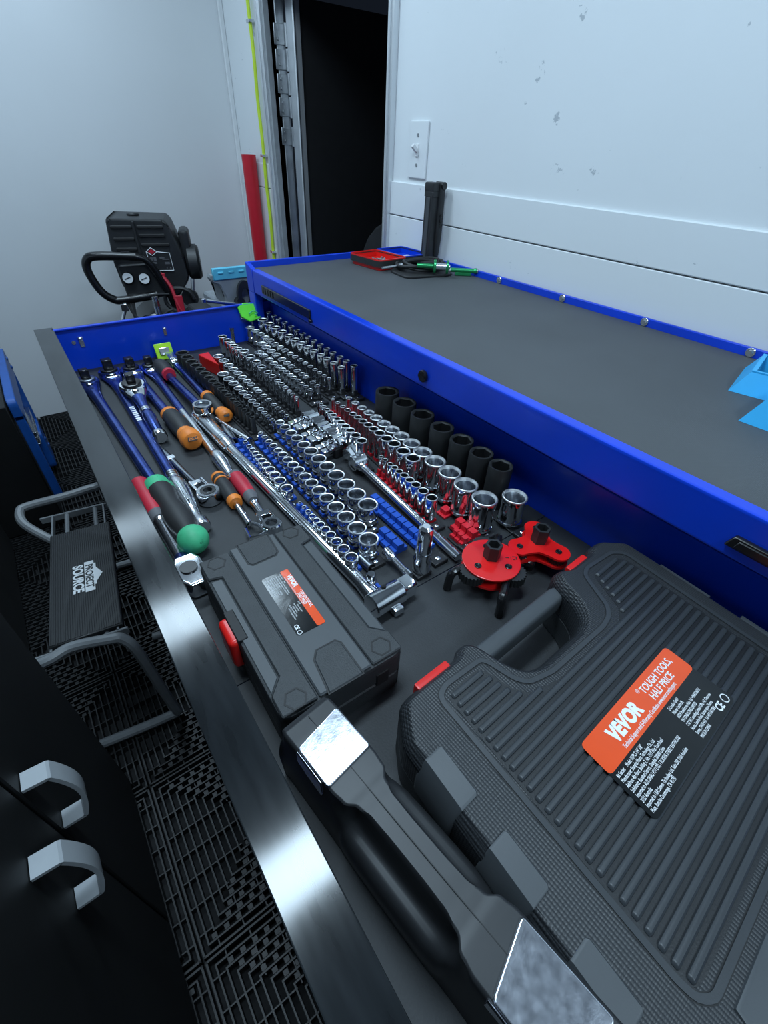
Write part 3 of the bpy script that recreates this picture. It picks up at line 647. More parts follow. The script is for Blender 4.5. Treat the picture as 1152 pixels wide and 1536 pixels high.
bm = NB(); box(bm, -0.010, 0.010, -0.010, 0.010, 0.0002, 0.004, 0.0006); box(bm, -0.010, -0.003, 0.009, 0.018, 0.0002, 0.012, 0.0006); obj('block', bm, 'clip_blue', t)
bm = NB(); lathe(bm, [(0, 0.004), (0.0066, 0.004), (0.0066, 0.015), (0.0055, 0.0165), (0.0058, 0.024), (0.0045, 0.026), (0, 0.026)], 16); obj('shaft', bm, 'chrome', t)
# swivel sockets lying side by side
for k in range(8):
    y = 0.690 - k * 0.0165; t = thing('swivel_socket', ['farthest', 'second farthest', 'third farthest', 'fourth farthest', 'fourth nearest', 'third nearest', 'second nearest', 'nearest'][k] + ' of the eight chrome swivel sockets lying on their sides', 'swivel socket', (0.343, y, 0.0), 0.12 * math.sin(k * 2.1), 'swivel sockets lying side by side')
    z = 0.0245 + 0.002 * (k % 3); r = 0.0078 + 0.00012 * k
    bm = NB(); lathe(bm, [(0, 0), (r * 0.9, 0), (r, 0.001), (r, 0.022), (r * 0.9, 0.023), (r * 0.72, 0.023), (r * 0.68, 0.013), (0, 0.013)], 12, Matrix.Translation((-0.004, 0, z)) @ Matrix.Rotation(PI / 2, 4, 'Y')); obj('cup', bm, 'chrome', t, ang=0.4)
    bm = NB(); lathe(bm, [(0, -0.016), (r * 0.8, -0.016), (r * 0.8, -0.009), (r * 0.55, -0.004), (r * 0.72, 0.0)], 12, Matrix.Translation((-0.006, 0, z - 0.003)) @ Matrix.Rotation(PI / 2 - 0.25, 4, 'Y')); obj('joint', bm, 'chrome', t)
    bm = NB(); box(bm, -0.034, -0.022, -0.006, 0.006, z - 0.015, z - 0.004, 0.0012); obj('square_end', bm, 'chrome', t)
    bm = NB(); box(bm, -0.010, 0.012, -0.005, 0.005, 0.0005, z - r - 0.0002, 0.0005); obj('cradle', bm, 'clip_black', t)
# flex handle with knuckle
def aim(p0, p1): return math.atan2(p1[1] - p0[1], p1[0] - p0[0])
p0, p1 = (0.3465, 0.535), (0.3364, 0.272)
t = thing('flex_handle', 'chrome flex-head handle lying between the blue and red socket rails', 'breaker bar', (p0[0], p0[1], 0.0), aim(p0, p1))
bm = NB(); loft(bm, [(0.030, 0.0075, 0.0075, 0.015), (0.040, 0.0062, 0.0062, 0.015), (0.225, 0.0060, 0.0060, 0.010), (0.2255, 0.0066, 0.0066, 0.010), (0.262, 0.0062, 0.0062, 0.009)], 14); obj('bar', bm, 'chrome', t)
bm = NB(); cyl(bm, (0.016, -0.012, 0.018), (0.016, 0.012, 0.018), 0.0125, seg=18, ch=0.001); box(bm, 0.016, 0.034, -0.0085, 0.0085, 0.0105, 0.0245, 0.002); obj('knuckle', bm, 'chrome', t)
bm = NB(); lathe(bm, [(0, -0.014), (0.011, -0.014), (0.0125, -0.012), (0.0125, 0.010), (0.011, 0.012), (0, 0.012)], 18, Matrix.Translation((-0.006, 0.002, 0.024)) @ Matrix.Rotation(0.9, 4, 'Y')); obj('drive_head', bm, 'chrome', t)
# things at the far end
t = thing('plastic_tag', 'bright green plastic tag in the far corner of the drawer', 'tag', (0.455, 1.166, 0.0))
bm = NB(); prism(bm, [(-0.030, 0.018), (-0.012, 0.026), (0.016, 0.022), (0.034, 0.004), (0.018, -0.016), (-0.010, -0.020), (-0.028, -0.006)], -0.003, 0.003, 0.0012, M=Matrix.Translation((0, 0.006, 0.0700)) @ Matrix.Rotation(1.05, 4, 'X')); obj('body', bm, 'neon_green', t)
bm = NB(); tube(bm, smooth_path([(-0.010, -0.0045, 0.0720), (0.002, -0.0020, 0.0770), (0.012, -0.0045, 0.0720), (0.004, -0.0070, 0.0690)], 5), 0.0016, 6); obj('embossed_mark', bm, 'grip_green', t)
bm = NB(); cyl(bm, (0, 0.006, 0.0003), (0, 0.008, 0.062), 0.003, seg=8); obj('stem', bm, 'steel_dark', t)
lying('hex_adapter', 'slim chrome adapter standing by the drawer end left of the socket rows', 'adapter', 'chrome', (0.0, 0.0), (0.001, 0.05), [(0, 0), (0, 0.005), (0.8, 0.005), (0.82, 0.006), (1, 0.006), (1, 0)], 0.0)
o = bpy.data.objects['hex_adapter']; o.rotation_euler = (0, -PI / 2, 0); o.location = (0.3905, 1.150, 0.0005)
bm = NB(); t2 = bmesh.new()
prism(bm, [(-0.012, 0.030), (0.013, 0.034), (0.006, -0.050)], 0.0002, 0.030, 0.001)
tag(obj('red_wedge', bm, 'red_plastic', loc=(0.2895, 1.040, 0)), 'red plastic wedge lying at the far end of the black sockets', 'wedge')

# ================================================================== ratchets and bars on the left of the drawer
def tool(name, label, cat, p0, p1, group='ratchets and bars in the drawer'):
    t = thing(name, label, cat, (p0[0], p0[1], 0.0), aim(p0, p1), group)
    return t, math.hypot(p1[0] - p0[0], p1[1] - p0[1])
def L_(secs, L): return [(s[0] * L,) + tuple(s[1:]) for s in secs]
def rhead(t, r, th, m, disc='steel_dark', drive='black_gloss', dr=0.007, z0=0.0, x=0.0, neck=None):
    """round ratchet head: body, gear disc, square drive pointing up, reversing knob"""
    bm = NB(); lathe(bm, [(0, z0), (r * 0.9, z0), (r, z0 + th * 0.2), (r, z0 + th * 0.8), (r * 0.9, z0 + th), (0, z0 + th)], 22, Matrix.Translation((x, 0, 0)))
    if neck: loft(bm, [(x + r * 0.5, r * 0.85, th * 0.5, z0 + th * 0.5), (x + r * 1.1, r * 0.78, th * 0.45, z0 + th * 0.45), (x + neck, 0.009, 0.007, 0.009)], 16)
    h = obj('head', bm, m, t)
    bm = NB(); lathe(bm, [(0, 0), (r * 0.74, 0), (r * 0.74, 0.003), (r * 0.62, 0.0045), (0, 0.0045)], 20, Matrix.Translation((x, 0, z0 + th))); obj('gear', bm, disc, h)
    bm = NB(); box(bm, x - dr, x + dr, -dr, dr, z0 + th + 0.0040, z0 + th + 0.0040 + dr * 2.1, 0.0015); obj('square_drive', bm, drive, h)
    bm = NB(); lathe(bm, [(0.006, 0), (0.006, 0.003), (0.0045, 0.004), (0, 0.004)], 14, Matrix.Translation((x + r * 1.18, 0, z0 + th * 0.9))); obj('lever', bm, 'chrome', h)
    return h
def part(t, name, m, secs, seg=16, e=2.0):
    bm = NB(); loft(bm, secs, seg, e); return obj(name, bm, m, t)

# long ratchet with green ball grip
t, L = tool('ratchet', 'long blue ratchet with black grip and green ball end', 'ratchet', (0.049, 1.083), (0.0690, 0.474))
rhead(t, 0.0225, 0.016, 'blue_anodised', neck=0.075, dr=0.0085)
part(t, 'bar', 'blue_anodised', [(0.060, 0.0125, 0.0090), (0.10, 0.0100, 0.0085), (0.30, 0.0088, 0.0085), (0.455, 0.0085, 0.0085)])
part(t, 'ring', 'grip_green', [(0.448, 0.0135, 0.0135), (0.452, 0.0170, 0.0165), (0.470, 0.0180, 0.0175), (0.474, 0.0165, 0.0165)])
part(t, 'grip', 'rubber_black', [(0.473, 0.0172, 0.0170), (0.49, 0.0180, 0.0178), (0.515, 0.0150, 0.0160), (0.545, 0.0178, 0.0178), (0.565, 0.0170, 0.0172), (0.590, 0.0125, 0.0140)])
bm = NB(); lathe(bm, [(0.0001, -0.0195)] + [(0.0195 * math.cos(a), 0.0195 * math.sin(a)) for a in [(-80 + 16 * k) * PI / 180 for k in range(11)]] + [(0.0001, 0.0195)], 24, Matrix.Translation((0.604, 0, 0.0197)) @ Matrix.Rotation(PI / 2, 4, 'Y'))
obj('ball_end', bm, 'grip_green', t)
# long polished blue ratchet with lettering
p0, p1 = (0.0975, 1.112), (0.0890, 0.505)
t, L = tool('ratchet', 'long blue ratchet with white lettering and chrome handle end', 'ratchet', p0, p1)
rhead(t, 0.0230, 0.016, 'blue_anodised', disc='black_gloss', neck=0.080, dr=0.0095)
bm = NB(); box(bm, 0.024, 0.040, -0.014, 0.014, 0.008, 0.0175, 0.002); obj('collar', bm, 'chrome', t)
part(t, 'bar', 'blue_anodised', [(0.065, 0.0120, 0.0090), (0.11, 0.0098, 0.0088), (0.30, 0.0088, 0.0085), (0.462, 0.0090, 0.0085)])
for k in range(3): part(t, 'ring', 'chrome_satin', [(0.458 + k * 0.006, 0.0100, 0.0100, 0.0102), (0.4625 + k * 0.006, 0.0100, 0.0100, 0.0102)])
part(t, 'handle', 'chrome_satin', [(0.474, 0.0095, 0.0095), (0.492, 0.0125, 0.0120), (0.525, 0.0128, 0.0120), (0.562, 0.0085, 0.0085), (0.580, 0.0078, 0.0078), (0.592, 0.0110, 0.0108), (0.604, 0.0112, 0.0110), (0.607, 0.0095, 0.0095, 0.0110)])
bm = NB(); box(bm, 0.500, 0.552, -0.0022, 0.0022, 0.0226, 0.0242, 0.0006); obj('groove', bm, 'chrome', t)
bm = NB()
for k in range(8): box(bm, 0.205 + k * 0.0085, 0.205 + k * 0.0085 + (0.0035 if k % 3 else 0.0058), -0.0040, 0.0040, 0.0166, 0.0174, 0.0001)
obj('worn_lettering', bm, 'print_white', t)
# stubby round head ratchet
t, L = tool('ratchet', 'stubby blue-handled ratchet with large round chrome head', 'ratchet', (0.1150, 0.972), (0.1085, 0.770))
rhead(t, 0.0245, 0.016, 'chrome', disc='black_gloss', neck=0.060, dr=0.0080)
part(t, 'neck', 'blue_anodised', [(0.045, 0.0125, 0.0085), (0.070, 0.0092, 0.0085), (0.102, 0.0088, 0.0085)])
for k in range(2): part(t, 'ring', 'chrome_satin', [(0.100 + k * 0.006, 0.0105, 0.0100, 0.0102), (0.1045 + k * 0.006, 0.0105, 0.0100, 0.0102)])
t.rotation_euler[1] = 0.088; t.location.z = 0.0185
part(t, 'handle', 'blue_anodised', [(0.111, 0.0095, 0.0095), (0.130, 0.0112, 0.0110), (0.165, 0.0105, 0.0105), (0.185, 0.0098, 0.0098)])
part(t, 'end', 'chrome', [(0.184, 0.0105, 0.0105), (0.190, 0.0125, 0.0120), (0.199, 0.0125, 0.0120), (0.2020, 0.0105, 0.0105, 0.0120)])
# black and orange grip ratchet
t, L = tool('ratchet', 'blue ratchet with thick black grip and large orange ball end', 'ratchet', (0.1395, 1.106), (0.1475, 0.722))
rhead(t, 0.0225, 0.015, 'blue_anodised', disc='black_gloss', neck=0.070, dr=0.0088)
bm = NB(); box(bm, 0.022, 0.034, -0.015, 0.015, 0.007, 0.0165, 0.002); obj('collar', bm, 'chrome', t)
part(t, 'bar', 'blue_anodised', [(0.055, 0.0120, 0.0085), (0.095, 0.0095, 0.0082), (0.262, 0.0088, 0.0085)])
part(t, 'ring', 'grip_orange', [(0.256, 0.0135, 0.0135), (0.260, 0.0155, 0.0150), (0.270, 0.0160, 0.0155), (0.272, 0.0150, 0.0150)])
part(t, 'grip', 'rubber_black', [(0.2715, 0.0155, 0.0155), (0.290, 0.0165, 0.0165), (0.325, 0.0168, 0.0168), (0.345, 0.0140, 0.0145), (0.350, 0.0135, 0.0142)])
part(t, 'ring', 'grip_orange', [(0.347, 0.0145, 0.0148), (0.351, 0.0155, 0.0155), (0.358, 0.0150, 0.0152)])
bm = NB(); lathe(bm, [(0.0001, -0.014), (0.012, -0.014), (0.0165, -0.009), (0.0182, 0.0), (0.0178, 0.008), (0.015, 0.0125), (0.010, 0.0145), (0.0001, 0.0150)], 24, Matrix.Translation((0.374, 0, 0.0185)) @ Matrix.Rotation(PI / 2, 4, 'Y')); be = obj('ball_end', bm, 'grip_orange', t)
Mb = Matrix.Translation((0.3888, 0.0, 0.0250)) @ Matrix.Rotation(PI / 2, 4, 'Z') @ Matrix.Rotation(0.95, 4, 'X')
bm = NB(); prism(bm, [(-0.0085, -0.0035), (-0.0065, 0.0045), (0.0085, 0.0035), (0.0065, -0.0045)], 0.0, 0.0012, 0.0003, M=Mb); obj('emblem', bm, 'black_plastic', be)
text('mLG', 0.0075, 'grip_orange', 'lettering', be, Mb @ Matrix.Translation((-0.0062, -0.0022, 0.0014)), bold=0.0002)
# slim blue ratchet
t, L = tool('ratchet', 'slim blue ratchet with polished chrome handle passing beside the orange ball', 'ratchet', (0.1760, 1.100), (0.1660, 0.588))
rhead(t, 0.0195, 0.015, 'blue_anodised', disc='black_gloss', neck=0.062, dr=0.0078)
bm = NB(); box(bm, 0.019, 0.030, -0.012, 0.012, 0.007, 0.0162, 0.002); obj('collar', bm, 'chrome', t)
part(t, 'bar', 'blue_anodised', [(0.050, 0.0105, 0.0080), (0.085, 0.0082, 0.0078), (0.245, 0.0072, 0.0072)])
part(t, 'shank', 'chrome_satin', [(0.243, 0.0073, 0.0073), (0.300, 0.0080, 0.0078), (0.420, 0.0070, 0.0070)])
part(t, 'handle', 'chrome_satin', [(0.418, 0.0078, 0.0078), (0.432, 0.0108, 0.0105), (0.462, 0.0105, 0.0105), (0.488, 0.0065, 0.0068), (0.496, 0.0070, 0.0070), (0.503, 0.0100, 0.0098), (0.511, 0.0100, 0.0098)])
# ratchet turned round: black grip far, ring head near
t, L = tool('ratchet', 'blue ratchet turned round, with black grip, red collar and oval chrome head', 'ratchet', (0.1955, 1.092), (0.1965, 0.792))
t.rotation_euler[1] = -0.072
part(t, 'grip', 'rubber_black', [(0.0, 0.0130, 0.0130), (0.008, 0.0155, 0.0152), (0.035, 0.0160, 0.0158), (0.062, 0.0135, 0.0138), (0.070, 0.0128, 0.0130)])
part(t, 'collar', 'grip_red', [(0.069, 0.0132, 0.0132), (0.073, 0.0140, 0.0138), (0.080, 0.0130, 0.0130)])
part(t, 'bar', 'blue_anodised', [(0.078, 0.0085, 0.0090), (0.100, 0.0075, 0.0080), (0.275, 0.0072, 0.0075)])
bm = NB(); lathe(bm, [(0.0135, 0.004), (0.0172, 0.004), (0.0182, 0.007), (0.0182, 0.016), (0.0172, 0.019), (0.0135, 0.019)], 24, Matrix.Translation((0.290, 0, 0)) @ Matrix.Diagonal((1.15, 0.95, 1, 1)), closed=True); hd = obj('head', bm, 'chrome', t)
bm = NB(); lathe(bm, [(0, 0.006), (0.0133, 0.006), (0.0133, 0.014), (0.010, 0.016), (0, 0.016)], 20, Matrix.Translation((0.290, 0, 0)) @ Matrix.Diagonal((1.15, 0.95, 1, 1))); obj('gear', bm, 'steel_dark', hd)
# flex ratchet with neon tag and orange ball
t, L = tool('ratchet', 'blue ratchet with slim black grip, orange ball and lime tag on its head', 'ratchet', (0.2310, 1.140), (0.2290, 0.782))
bm = NB(); box(bm, -0.004, 0.040, -0.009, 0.009, 0.004, 0.022, 0.003, 2); hd = obj('head', bm, 'chrome_satin', t)
bm = NB(); cyl(bm, (0.048, -0.010, 0.013), (0.048, 0.010, 0.013), 0.009, seg=16, ch=0.001); obj('hinge', bm, 'chrome', hd)
part(t, 'bar', 'blue_anodised', [(0.045, 0.0085, 0.0085), (0.070, 0.0078, 0.0078), (0.252, 0.0072, 0.0075)])
part(t, 'ring', 'grip_orange', [(0.247, 0.0105, 0.0108), (0.250, 0.0125, 0.0122), (0.259, 0.0128, 0.0125), (0.261, 0.0118, 0.0120)])
part(t, 'grip', 'rubber_black', [(0.2605, 0.0120, 0.0120), (0.280, 0.0125, 0.0125), (0.310, 0.0122, 0.0122), (0.330, 0.0105, 0.0108)])
part(t, 'ring', 'grip_orange', [(0.328, 0.0110, 0.0112), (0.331, 0.0120, 0.0118), (0.338, 0.0112, 0.0115)])
bm = NB(); lathe(bm, [(0.0001, -0.010), (0.009, -0.010), (0.0125, -0.006), (0.0135, 0.0), (0.0130, 0.006), (0.009, 0.0105), (0.0001, 0.0115)], 22, Matrix.Translation((0.349, 0, 0.0138)) @ Matrix.Rotation(PI / 2, 4, 'Y')); be = obj('ball_end', bm, 'grip_orange', t)
Mb = Matrix.Translation((0.3595, 0.0, 0.0185)) @ Matrix.Rotation(PI / 2, 4, 'Z') @ Matrix.Rotation(0.95, 4, 'X')
bm = NB(); prism(bm, [(-0.0058, -0.0026), (-0.0046, 0.0034), (0.0058, 0.0026), (0.0046, -0.0034)], 0.0, 0.0012, 0.0003, M=Mb); obj('emblem', bm, 'black_plastic', be)
t = thing('lime_tag', 'lime yellow square tag standing at the far ratchet head', 'tag', (0.2265, 1.152, 0.0))
bm = NB(); box(bm, -0.019, 0.019, -0.002, 0.002, 0.0, 0.036, 0.0012, M=Matrix.Rotation(-0.35, 4, 'X') @ Matrix.Translation((0, 0.004, 0.002))); obj('plate', bm, 'lime', t)
bm = NB(); box(bm, -0.011, 0.011, -0.006, -0.003, 0.010, 0.026, 0.001, M=Matrix.Rotation(-0.35, 4, 'X') @ Matrix.Translation((0, 0.004, 0.002))); obj('window', bm, 'chrome_satin', t)
bm = NB(); box(bm, -0.026, -0.018, -0.095, -0.012, 0.0003, 0.004, 0.001, M=Matrix.Rotation(0.10, 4, 'Z')); obj('strap', bm, 'lime', t)
# the very long chrome bar, its head past the small case
p0, p1 = (0.1895, 0.826), (0.2105, 0.262)
t, L = tool('breaker_bar', 'very long chrome breaker bar running along and under the small case', 'breaker bar', p0, p1)
part(t, 'grip', 'chrome_satin', [(0.0, 0.0105, 0.0105), (0.006, 0.0128, 0.0125), (0.030, 0.0120, 0.0118), (0.055, 0.0125, 0.0122), (0.100, 0.0120, 0.0118), (0.135, 0.0128, 0.0125), (0.150, 0.0105, 0.0108)])
for f in (0.012, 0.020, 0.028, 0.112, 0.119, 0.126): part(t, 'ring', 'chrome', [(f, 0.0130, 0.0128, 0.0131), (f + 0.004, 0.0130, 0.0128, 0.0131)], 18)
part(t, 'bar', 'chrome', [(0.148, 0.0095, 0.0098), (0.40, 0.0088, 0.0090), (0.520, 0.0085, 0.0088), (0.545, 0.0120, 0.0095)])
bm = NB(); cyl(bm, (0.560, -0.016, 0.016), (0.560, 0.026, 0.016), 0.0145, seg=22, ch=0.0015); hd = obj('head', bm, 'chrome', t)
bm = NB(); box(bm, 0.5495, 0.5705, 0.026, 0.045, 0.0055, 0.0265, 0.0025); obj('square_drive', bm, 'chrome', hd)
bm = NB(); cyl(bm, (0.5545, 0.006, 0.0295), (0.5535, 0.006, 0.0312), 0.0030, seg=12); obj('pin_hole', bm, 'black_deep', hd)
bm = NB(); box(bm, 0.565, 0.580, 0.004, 0.018, 0.0005, 0.012, 0.003, 2); obj('detent', bm, 'chrome_satin', hd)
# small flex ratchet pointing to the right
t, L = tool('ratchet', 'small dark steel flex ratchet between the blue bars and orange ball', 'ratchet', (0.0985, 0.752), (0.1225, 0.552))
part(t, 'bar', 'steel_dark', [(0.0, 0.0045, 0.0045), (0.008, 0.0055, 0.0055), (0.04, 0.0060, 0.0058), (0.10, 0.0052, 0.0050), (0.142, 0.0055, 0.0055)])
bm = NB(); cyl(bm, (0.004, 0, 0.0055), (-0.002, 0, 0.0055), 0.0058, seg=12); obj('end', bm, 'chrome', t)
bm = NB(); box(bm, 0.045, 0.056, -0.0062, 0.0062, 0.0092, 0.0125, 0.0006); obj('plate', bm, 'chrome_satin', t)
bm = NB()
for s in (-1, 1): box(bm, 0.138, 0.166, s * 0.009 - 0.0022, s * 0.009 + 0.0022, 0.001, 0.016, 0.0012)
box(bm, 0.136, 0.146, -0.009, 0.009, 0.002, 0.013, 0.0012); obj('yoke', bm, 'chrome', t)
rh = NB(); lathe(rh, [(0, 0.0), (0.0155, 0), (0.0175, 0.003), (0.0175, 0.017), (0.0155, 0.020), (0.0115, 0.020), (0.0115, 0.016), (0, 0.016)], 22, Matrix.Translation((0.182, 0, 0.0003))); hd = obj('head', rh, 'chrome', t)
bm = NB(); lathe(bm, [(0.0065, 0.0165), (0.0108, 0.0165), (0.0108, 0.0205), (0.0065, 0.0205)], 16, Matrix.Translation((0.182, 0, 0)), closed=True); obj('gear', bm, 'black_gloss', hd)
# small black and orange grip with triangle head
t, L = tool('pick_tool', 'short black and orange grip tool with triangular chrome head by the small case', 'hand tool', (0.1475, 0.612), (0.1425, 0.455))
part(t, 'ring', 'grip_orange', [(0.0, 0.0085, 0.0095), (0.003, 0.0110, 0.0108), (0.009, 0.0112, 0.0110)])
part(t, 'grip', 'rubber_black', [(0.0085, 0.0108, 0.0108), (0.018, 0.0100, 0.0105), (0.040, 0.0112, 0.0112), (0.062, 0.0105, 0.0108), (0.070, 0.0095, 0.0100)])
part(t, 'band', 'grip_orange', [(0.0175, 0.0108, 0.0111), (0.0215, 0.0110, 0.0113)])
part(t, 'collar', 'grip_orange', [(0.069, 0.0102, 0.0104), (0.073, 0.0112, 0.0110), (0.080, 0.0095, 0.0100)])
bm = NB(); cyl(bm, (0.078, 0, 0.010), (0.132, 0, 0.010), 0.0042, seg=14); obj('shank', bm, 'chrome', t)
bm = NB(); tube(bm, [(0.129, 0, 0.010), (0.140, 0.009, 0.010), (0.160, 0.0105, 0.010), (0.160, -0.0105, 0.010), (0.140, -0.009, 0.010)], 0.0026, 8, True); obj('head', bm, 'chrome', t)
# red grip flex ratchet
t, L = tool('ratchet', 'short ratchet with red and grey grip and chrome yoke head', 'ratchet', (0.1700, 0.603), (0.1660, 0.446))
part(t, 'cap', 'grip_grey', [(0.0, 0.0080, 0.0090), (0.003, 0.0105, 0.0105), (0.010, 0.0110, 0.0110)])
part(t, 'grip', 'grip_red', [(0.0095, 0.0110, 0.0110), (0.030, 0.0118, 0.0118), (0.055, 0.0108, 0.0110), (0.064, 0.0100, 0.0104)])
part(t, 'collar', 'grip_grey', [(0.063, 0.0103, 0.0105), (0.070, 0.0105, 0.0105), (0.078, 0.0080, 0.0085)])
part(t, 'shank', 'chrome', [(0.076, 0.0072, 0.0075), (0.085, 0.0058, 0.0062), (0.112, 0.0052, 0.0056)])
bm = NB(); box(bm, 0.110, 0.120, -0.0105, 0.0105, 0.002, 0.014, 0.0012)
for s in (-1, 1): box(bm, 0.118, 0.138, s * 0.0085 - 0.0022, s * 0.0085 + 0.0022, 0.001, 0.016, 0.0012)
obj('yoke', bm, 'chrome', t)
bm = NB(); lathe(bm, [(0.008, 0), (0.012, 0), (0.0135, 0.002), (0.0135, 0.014), (0.012, 0.016), (0.008, 0.016)], 20, Matrix.Translation((0.143, 0, 0.0004)), closed=True); obj('head', bm, 'chrome', t)
# red grip ratchet half hidden behind the drawer lip
t, L = tool('ratchet', 'ratchet with long dark red grip and big head tucked beside the drawer lip', 'ratchet', (0.0450, 0.655), (0.0480, 0.415))
part(t, 'grip', 'grip_red', [(0.0, 0.0105, 0.0115), (0.004, 0.0128, 0.0128), (0.050, 0.0132, 0.0132), (0.092, 0.0122, 0.0125)])
part(t, 'collar', 'grip_grey', [(0.091, 0.0125, 0.0126), (0.100, 0.0122, 0.0124), (0.104, 0.0105, 0.0110)])
part(t, 'shank', 'chrome', [(0.102, 0.0098, 0.0105), (0.114, 0.0082, 0.0088), (0.190, 0.0072, 0.0078)])
part(t, 'neck', 'blue_anodised', [(0.186, 0.0080, 0.0085), (0.200, 0.0120, 0.0105), (0.210, 0.0140, 0.0115)])
rh = NB(); prism(rh, [(0.200, -0.010), (0.214, -0.016), (0.240, -0.016), (0.256, -0.008), (0.256, 0.010), (0.240, 0.018), (0.214, 0.018), (0.200, 0.012)], 0.0005, 0.024, 0.004, seg=2); hd = obj('head', rh, 'chrome', t)
bm = NB(); cyl(bm, (0.226, 0, 0.024), (0.226, 0, 0.026), 0.0100, seg=20); obj('gear', bm, 'black_gloss', hd)
# extensions lying near the black sockets
lying('extension_bar', 'long thin chrome extension lying slanted left of the black sockets', 'extension', 'chrome_satin', (0.2140, 0.798), (0.2330, 0.690), [(0, 0), (0, 0.004), (0.3, 0.0042), (0.55, 0.0042), (0.58, 0.0058), (0.8, 0.0058), (0.84, 0.0065), (1, 0.0065), (1, 0.0045), (0.9, 0.004), (0.9, 0)], 0.0072)
lying('extension_socket', 'short stepped chrome extension beside the long bar', 'extension', 'steel_dark', (0.2135, 0.765), (0.2085, 0.700), [(0, 0), (0, 0.0030), (0.12, 0.0030), (0.14, 0.0055), (0.45, 0.0058), (0.47, 0.0078), (1, 0.0080), (1, 0.0058), (0.7, 0.005), (0.7, 0)], 0.0083)

# ================================================================== oil filter wrenches
def leg_rod(bm, pts, r=0.0050): tube(bm, smooth_path(pts, 6), r, 10)
def gear(bm, x, y, z0, z1, r, n=22):
    pts = []
    for i in range(n * 2):
        a = PI * i / n; rr = r if i % 2 else r * 0.88
        pts.append((x + rr * math.cos(a), y + rr * math.sin(a)))
    prism(bm, pts, z0, z1)
def hexdrive(t, z, r, h, loc=(0, 0)):
    bm = NB(); tm_ = bmesh.new()
    o_ = [(r * math.cos(PI / 3 * i + 0.3), r * math.sin(PI / 3 * i + 0.3)) for i in range(6)]
    q = r * 0.70; i_ = [(q * math.cos(PI / 3 * i + 0.3), q * math.sin(PI / 3 * i + 0.3)) for i in range(6)]
    lo = [tm_.verts.new((x, y, z)) for x, y in o_]; hi = [tm_.verts.new((x, y, z + h)) for x, y in o_]
    hi2 = [tm_.verts.new((x, y, z + h)) for x, y in i_]; lo2 = [tm_.verts.new((x, y, z + h * 0.35)) for x, y in i_]
    for i in range(6):
        j = (i + 1) % 6
        tm_.faces.new((lo[i], lo[j], hi[j], hi[i])); tm_.faces.new((hi[i], hi[j], hi2[j], hi2[i])); tm_.faces.new((hi2[i], hi2[j], lo2[j], lo2[i]))
    tm_.faces.new(lo2); bmesh.ops.transform(tm_, matrix=Matrix.Translation((loc[0], loc[1], 0)), verts=tm_.verts); merge(bm, tm_)
    return obj('hex_drive', bm, 'impact_black', t, ang=0.3)
def logo_marks(t, z, M):
    bm = NB()
    for (x0, x1, y0, y1) in ((0, 0.0045, -0.0006, 0.0006), (0.006, 0.0066, -0.003, 0.002), (0.0085, 0.0135, 0.0018, 0.0028), (0.0125, 0.0135, -0.0025, 0.0018), (0.0085, 0.0115, -0.003, -0.002)):
        box(bm, x0, x1, y0, y1, z, z + 0.0003, M=M)
    obj('printed_mark', bm, 'black_plastic', t)
t = thing('filter_wrench', 'red round three-leg oil filter wrench, nearer the small case', 'filter wrench', (0.3455, 0.2310, 0.0), 0, 'oil filter wrenches')
bm = NB(); lathe(bm, [(0, 0.0330), (0.0340, 0.0330), (0.0350, 0.0336), (0.0350, 0.0354), (0.0340, 0.0360), (0, 0.0360)], 40); obj('top_plate', bm, 'red_paint', t)
bm = NB(); lathe(bm, [(0, 0.0170), (0.0335, 0.0170), (0.0335, 0.0200), (0, 0.0200)], 40); obj('bottom_plate', bm, 'red_paint', t)
hexdrive(t, 0.0361, 0.0105, 0.020, (0.003, 0.003))
for k, a in enumerate((3.10, 5.05, 1.05)):
    x, y = 0.0235 * math.cos(a), 0.0235 * math.sin(a)
    bm = NB(); gear(bm, x * 1.22, y * 1.22, 0.0205, 0.0325, 0.0160); g_ = obj('gear', bm, 'impact_black', t, ang=0.3)
    bm = NB(); lathe(bm, [(0.0042, 0.0361), (0.0042, 0.0370), (0.0034, 0.0373), (0.0018, 0.0368), (0, 0.0364)], 14, Matrix.Translation((x * 0.93, y * 0.93, 0))); obj('screw', bm, 'black_gloss', t)
# bent legs: shoulder at the rim then down to the liner
for (a0, a1) in (((-0.020, 0.012), (-0.049, 0.016)), ((-0.004, -0.030), (-0.028, -0.046)), ((0.030, 0.016), (0.048, 0.030))):
    bm = NB(); leg_rod(bm, [(a0[0], a0[1], 0.0265), (a0[0] * 0.35 + a1[0] * 0.65, a0[1] * 0.35 + a1[1] * 0.65, 0.0275), (a1[0] * 0.97, a1[1] * 0.97, 0.0255), (a1[0] * 1.02, a1[1] * 1.02, 0.016), (a1[0] * 1.04, a1[1] * 1.04, 0.0005)]); obj('leg', bm, 'black_gloss', t)
logo_marks(t, 0.0361, Matrix.Translation((0.016, -0.008, 0)) @ Matrix.Rotation(-0.7, 4, 'Z'))
t = thing('filter_wrench', 'red three-lobed oil filter wrench beside the blue drawer back', 'filter wrench', (0.4180, 0.2190, 0.0), 0, 'oil filter wrenches')
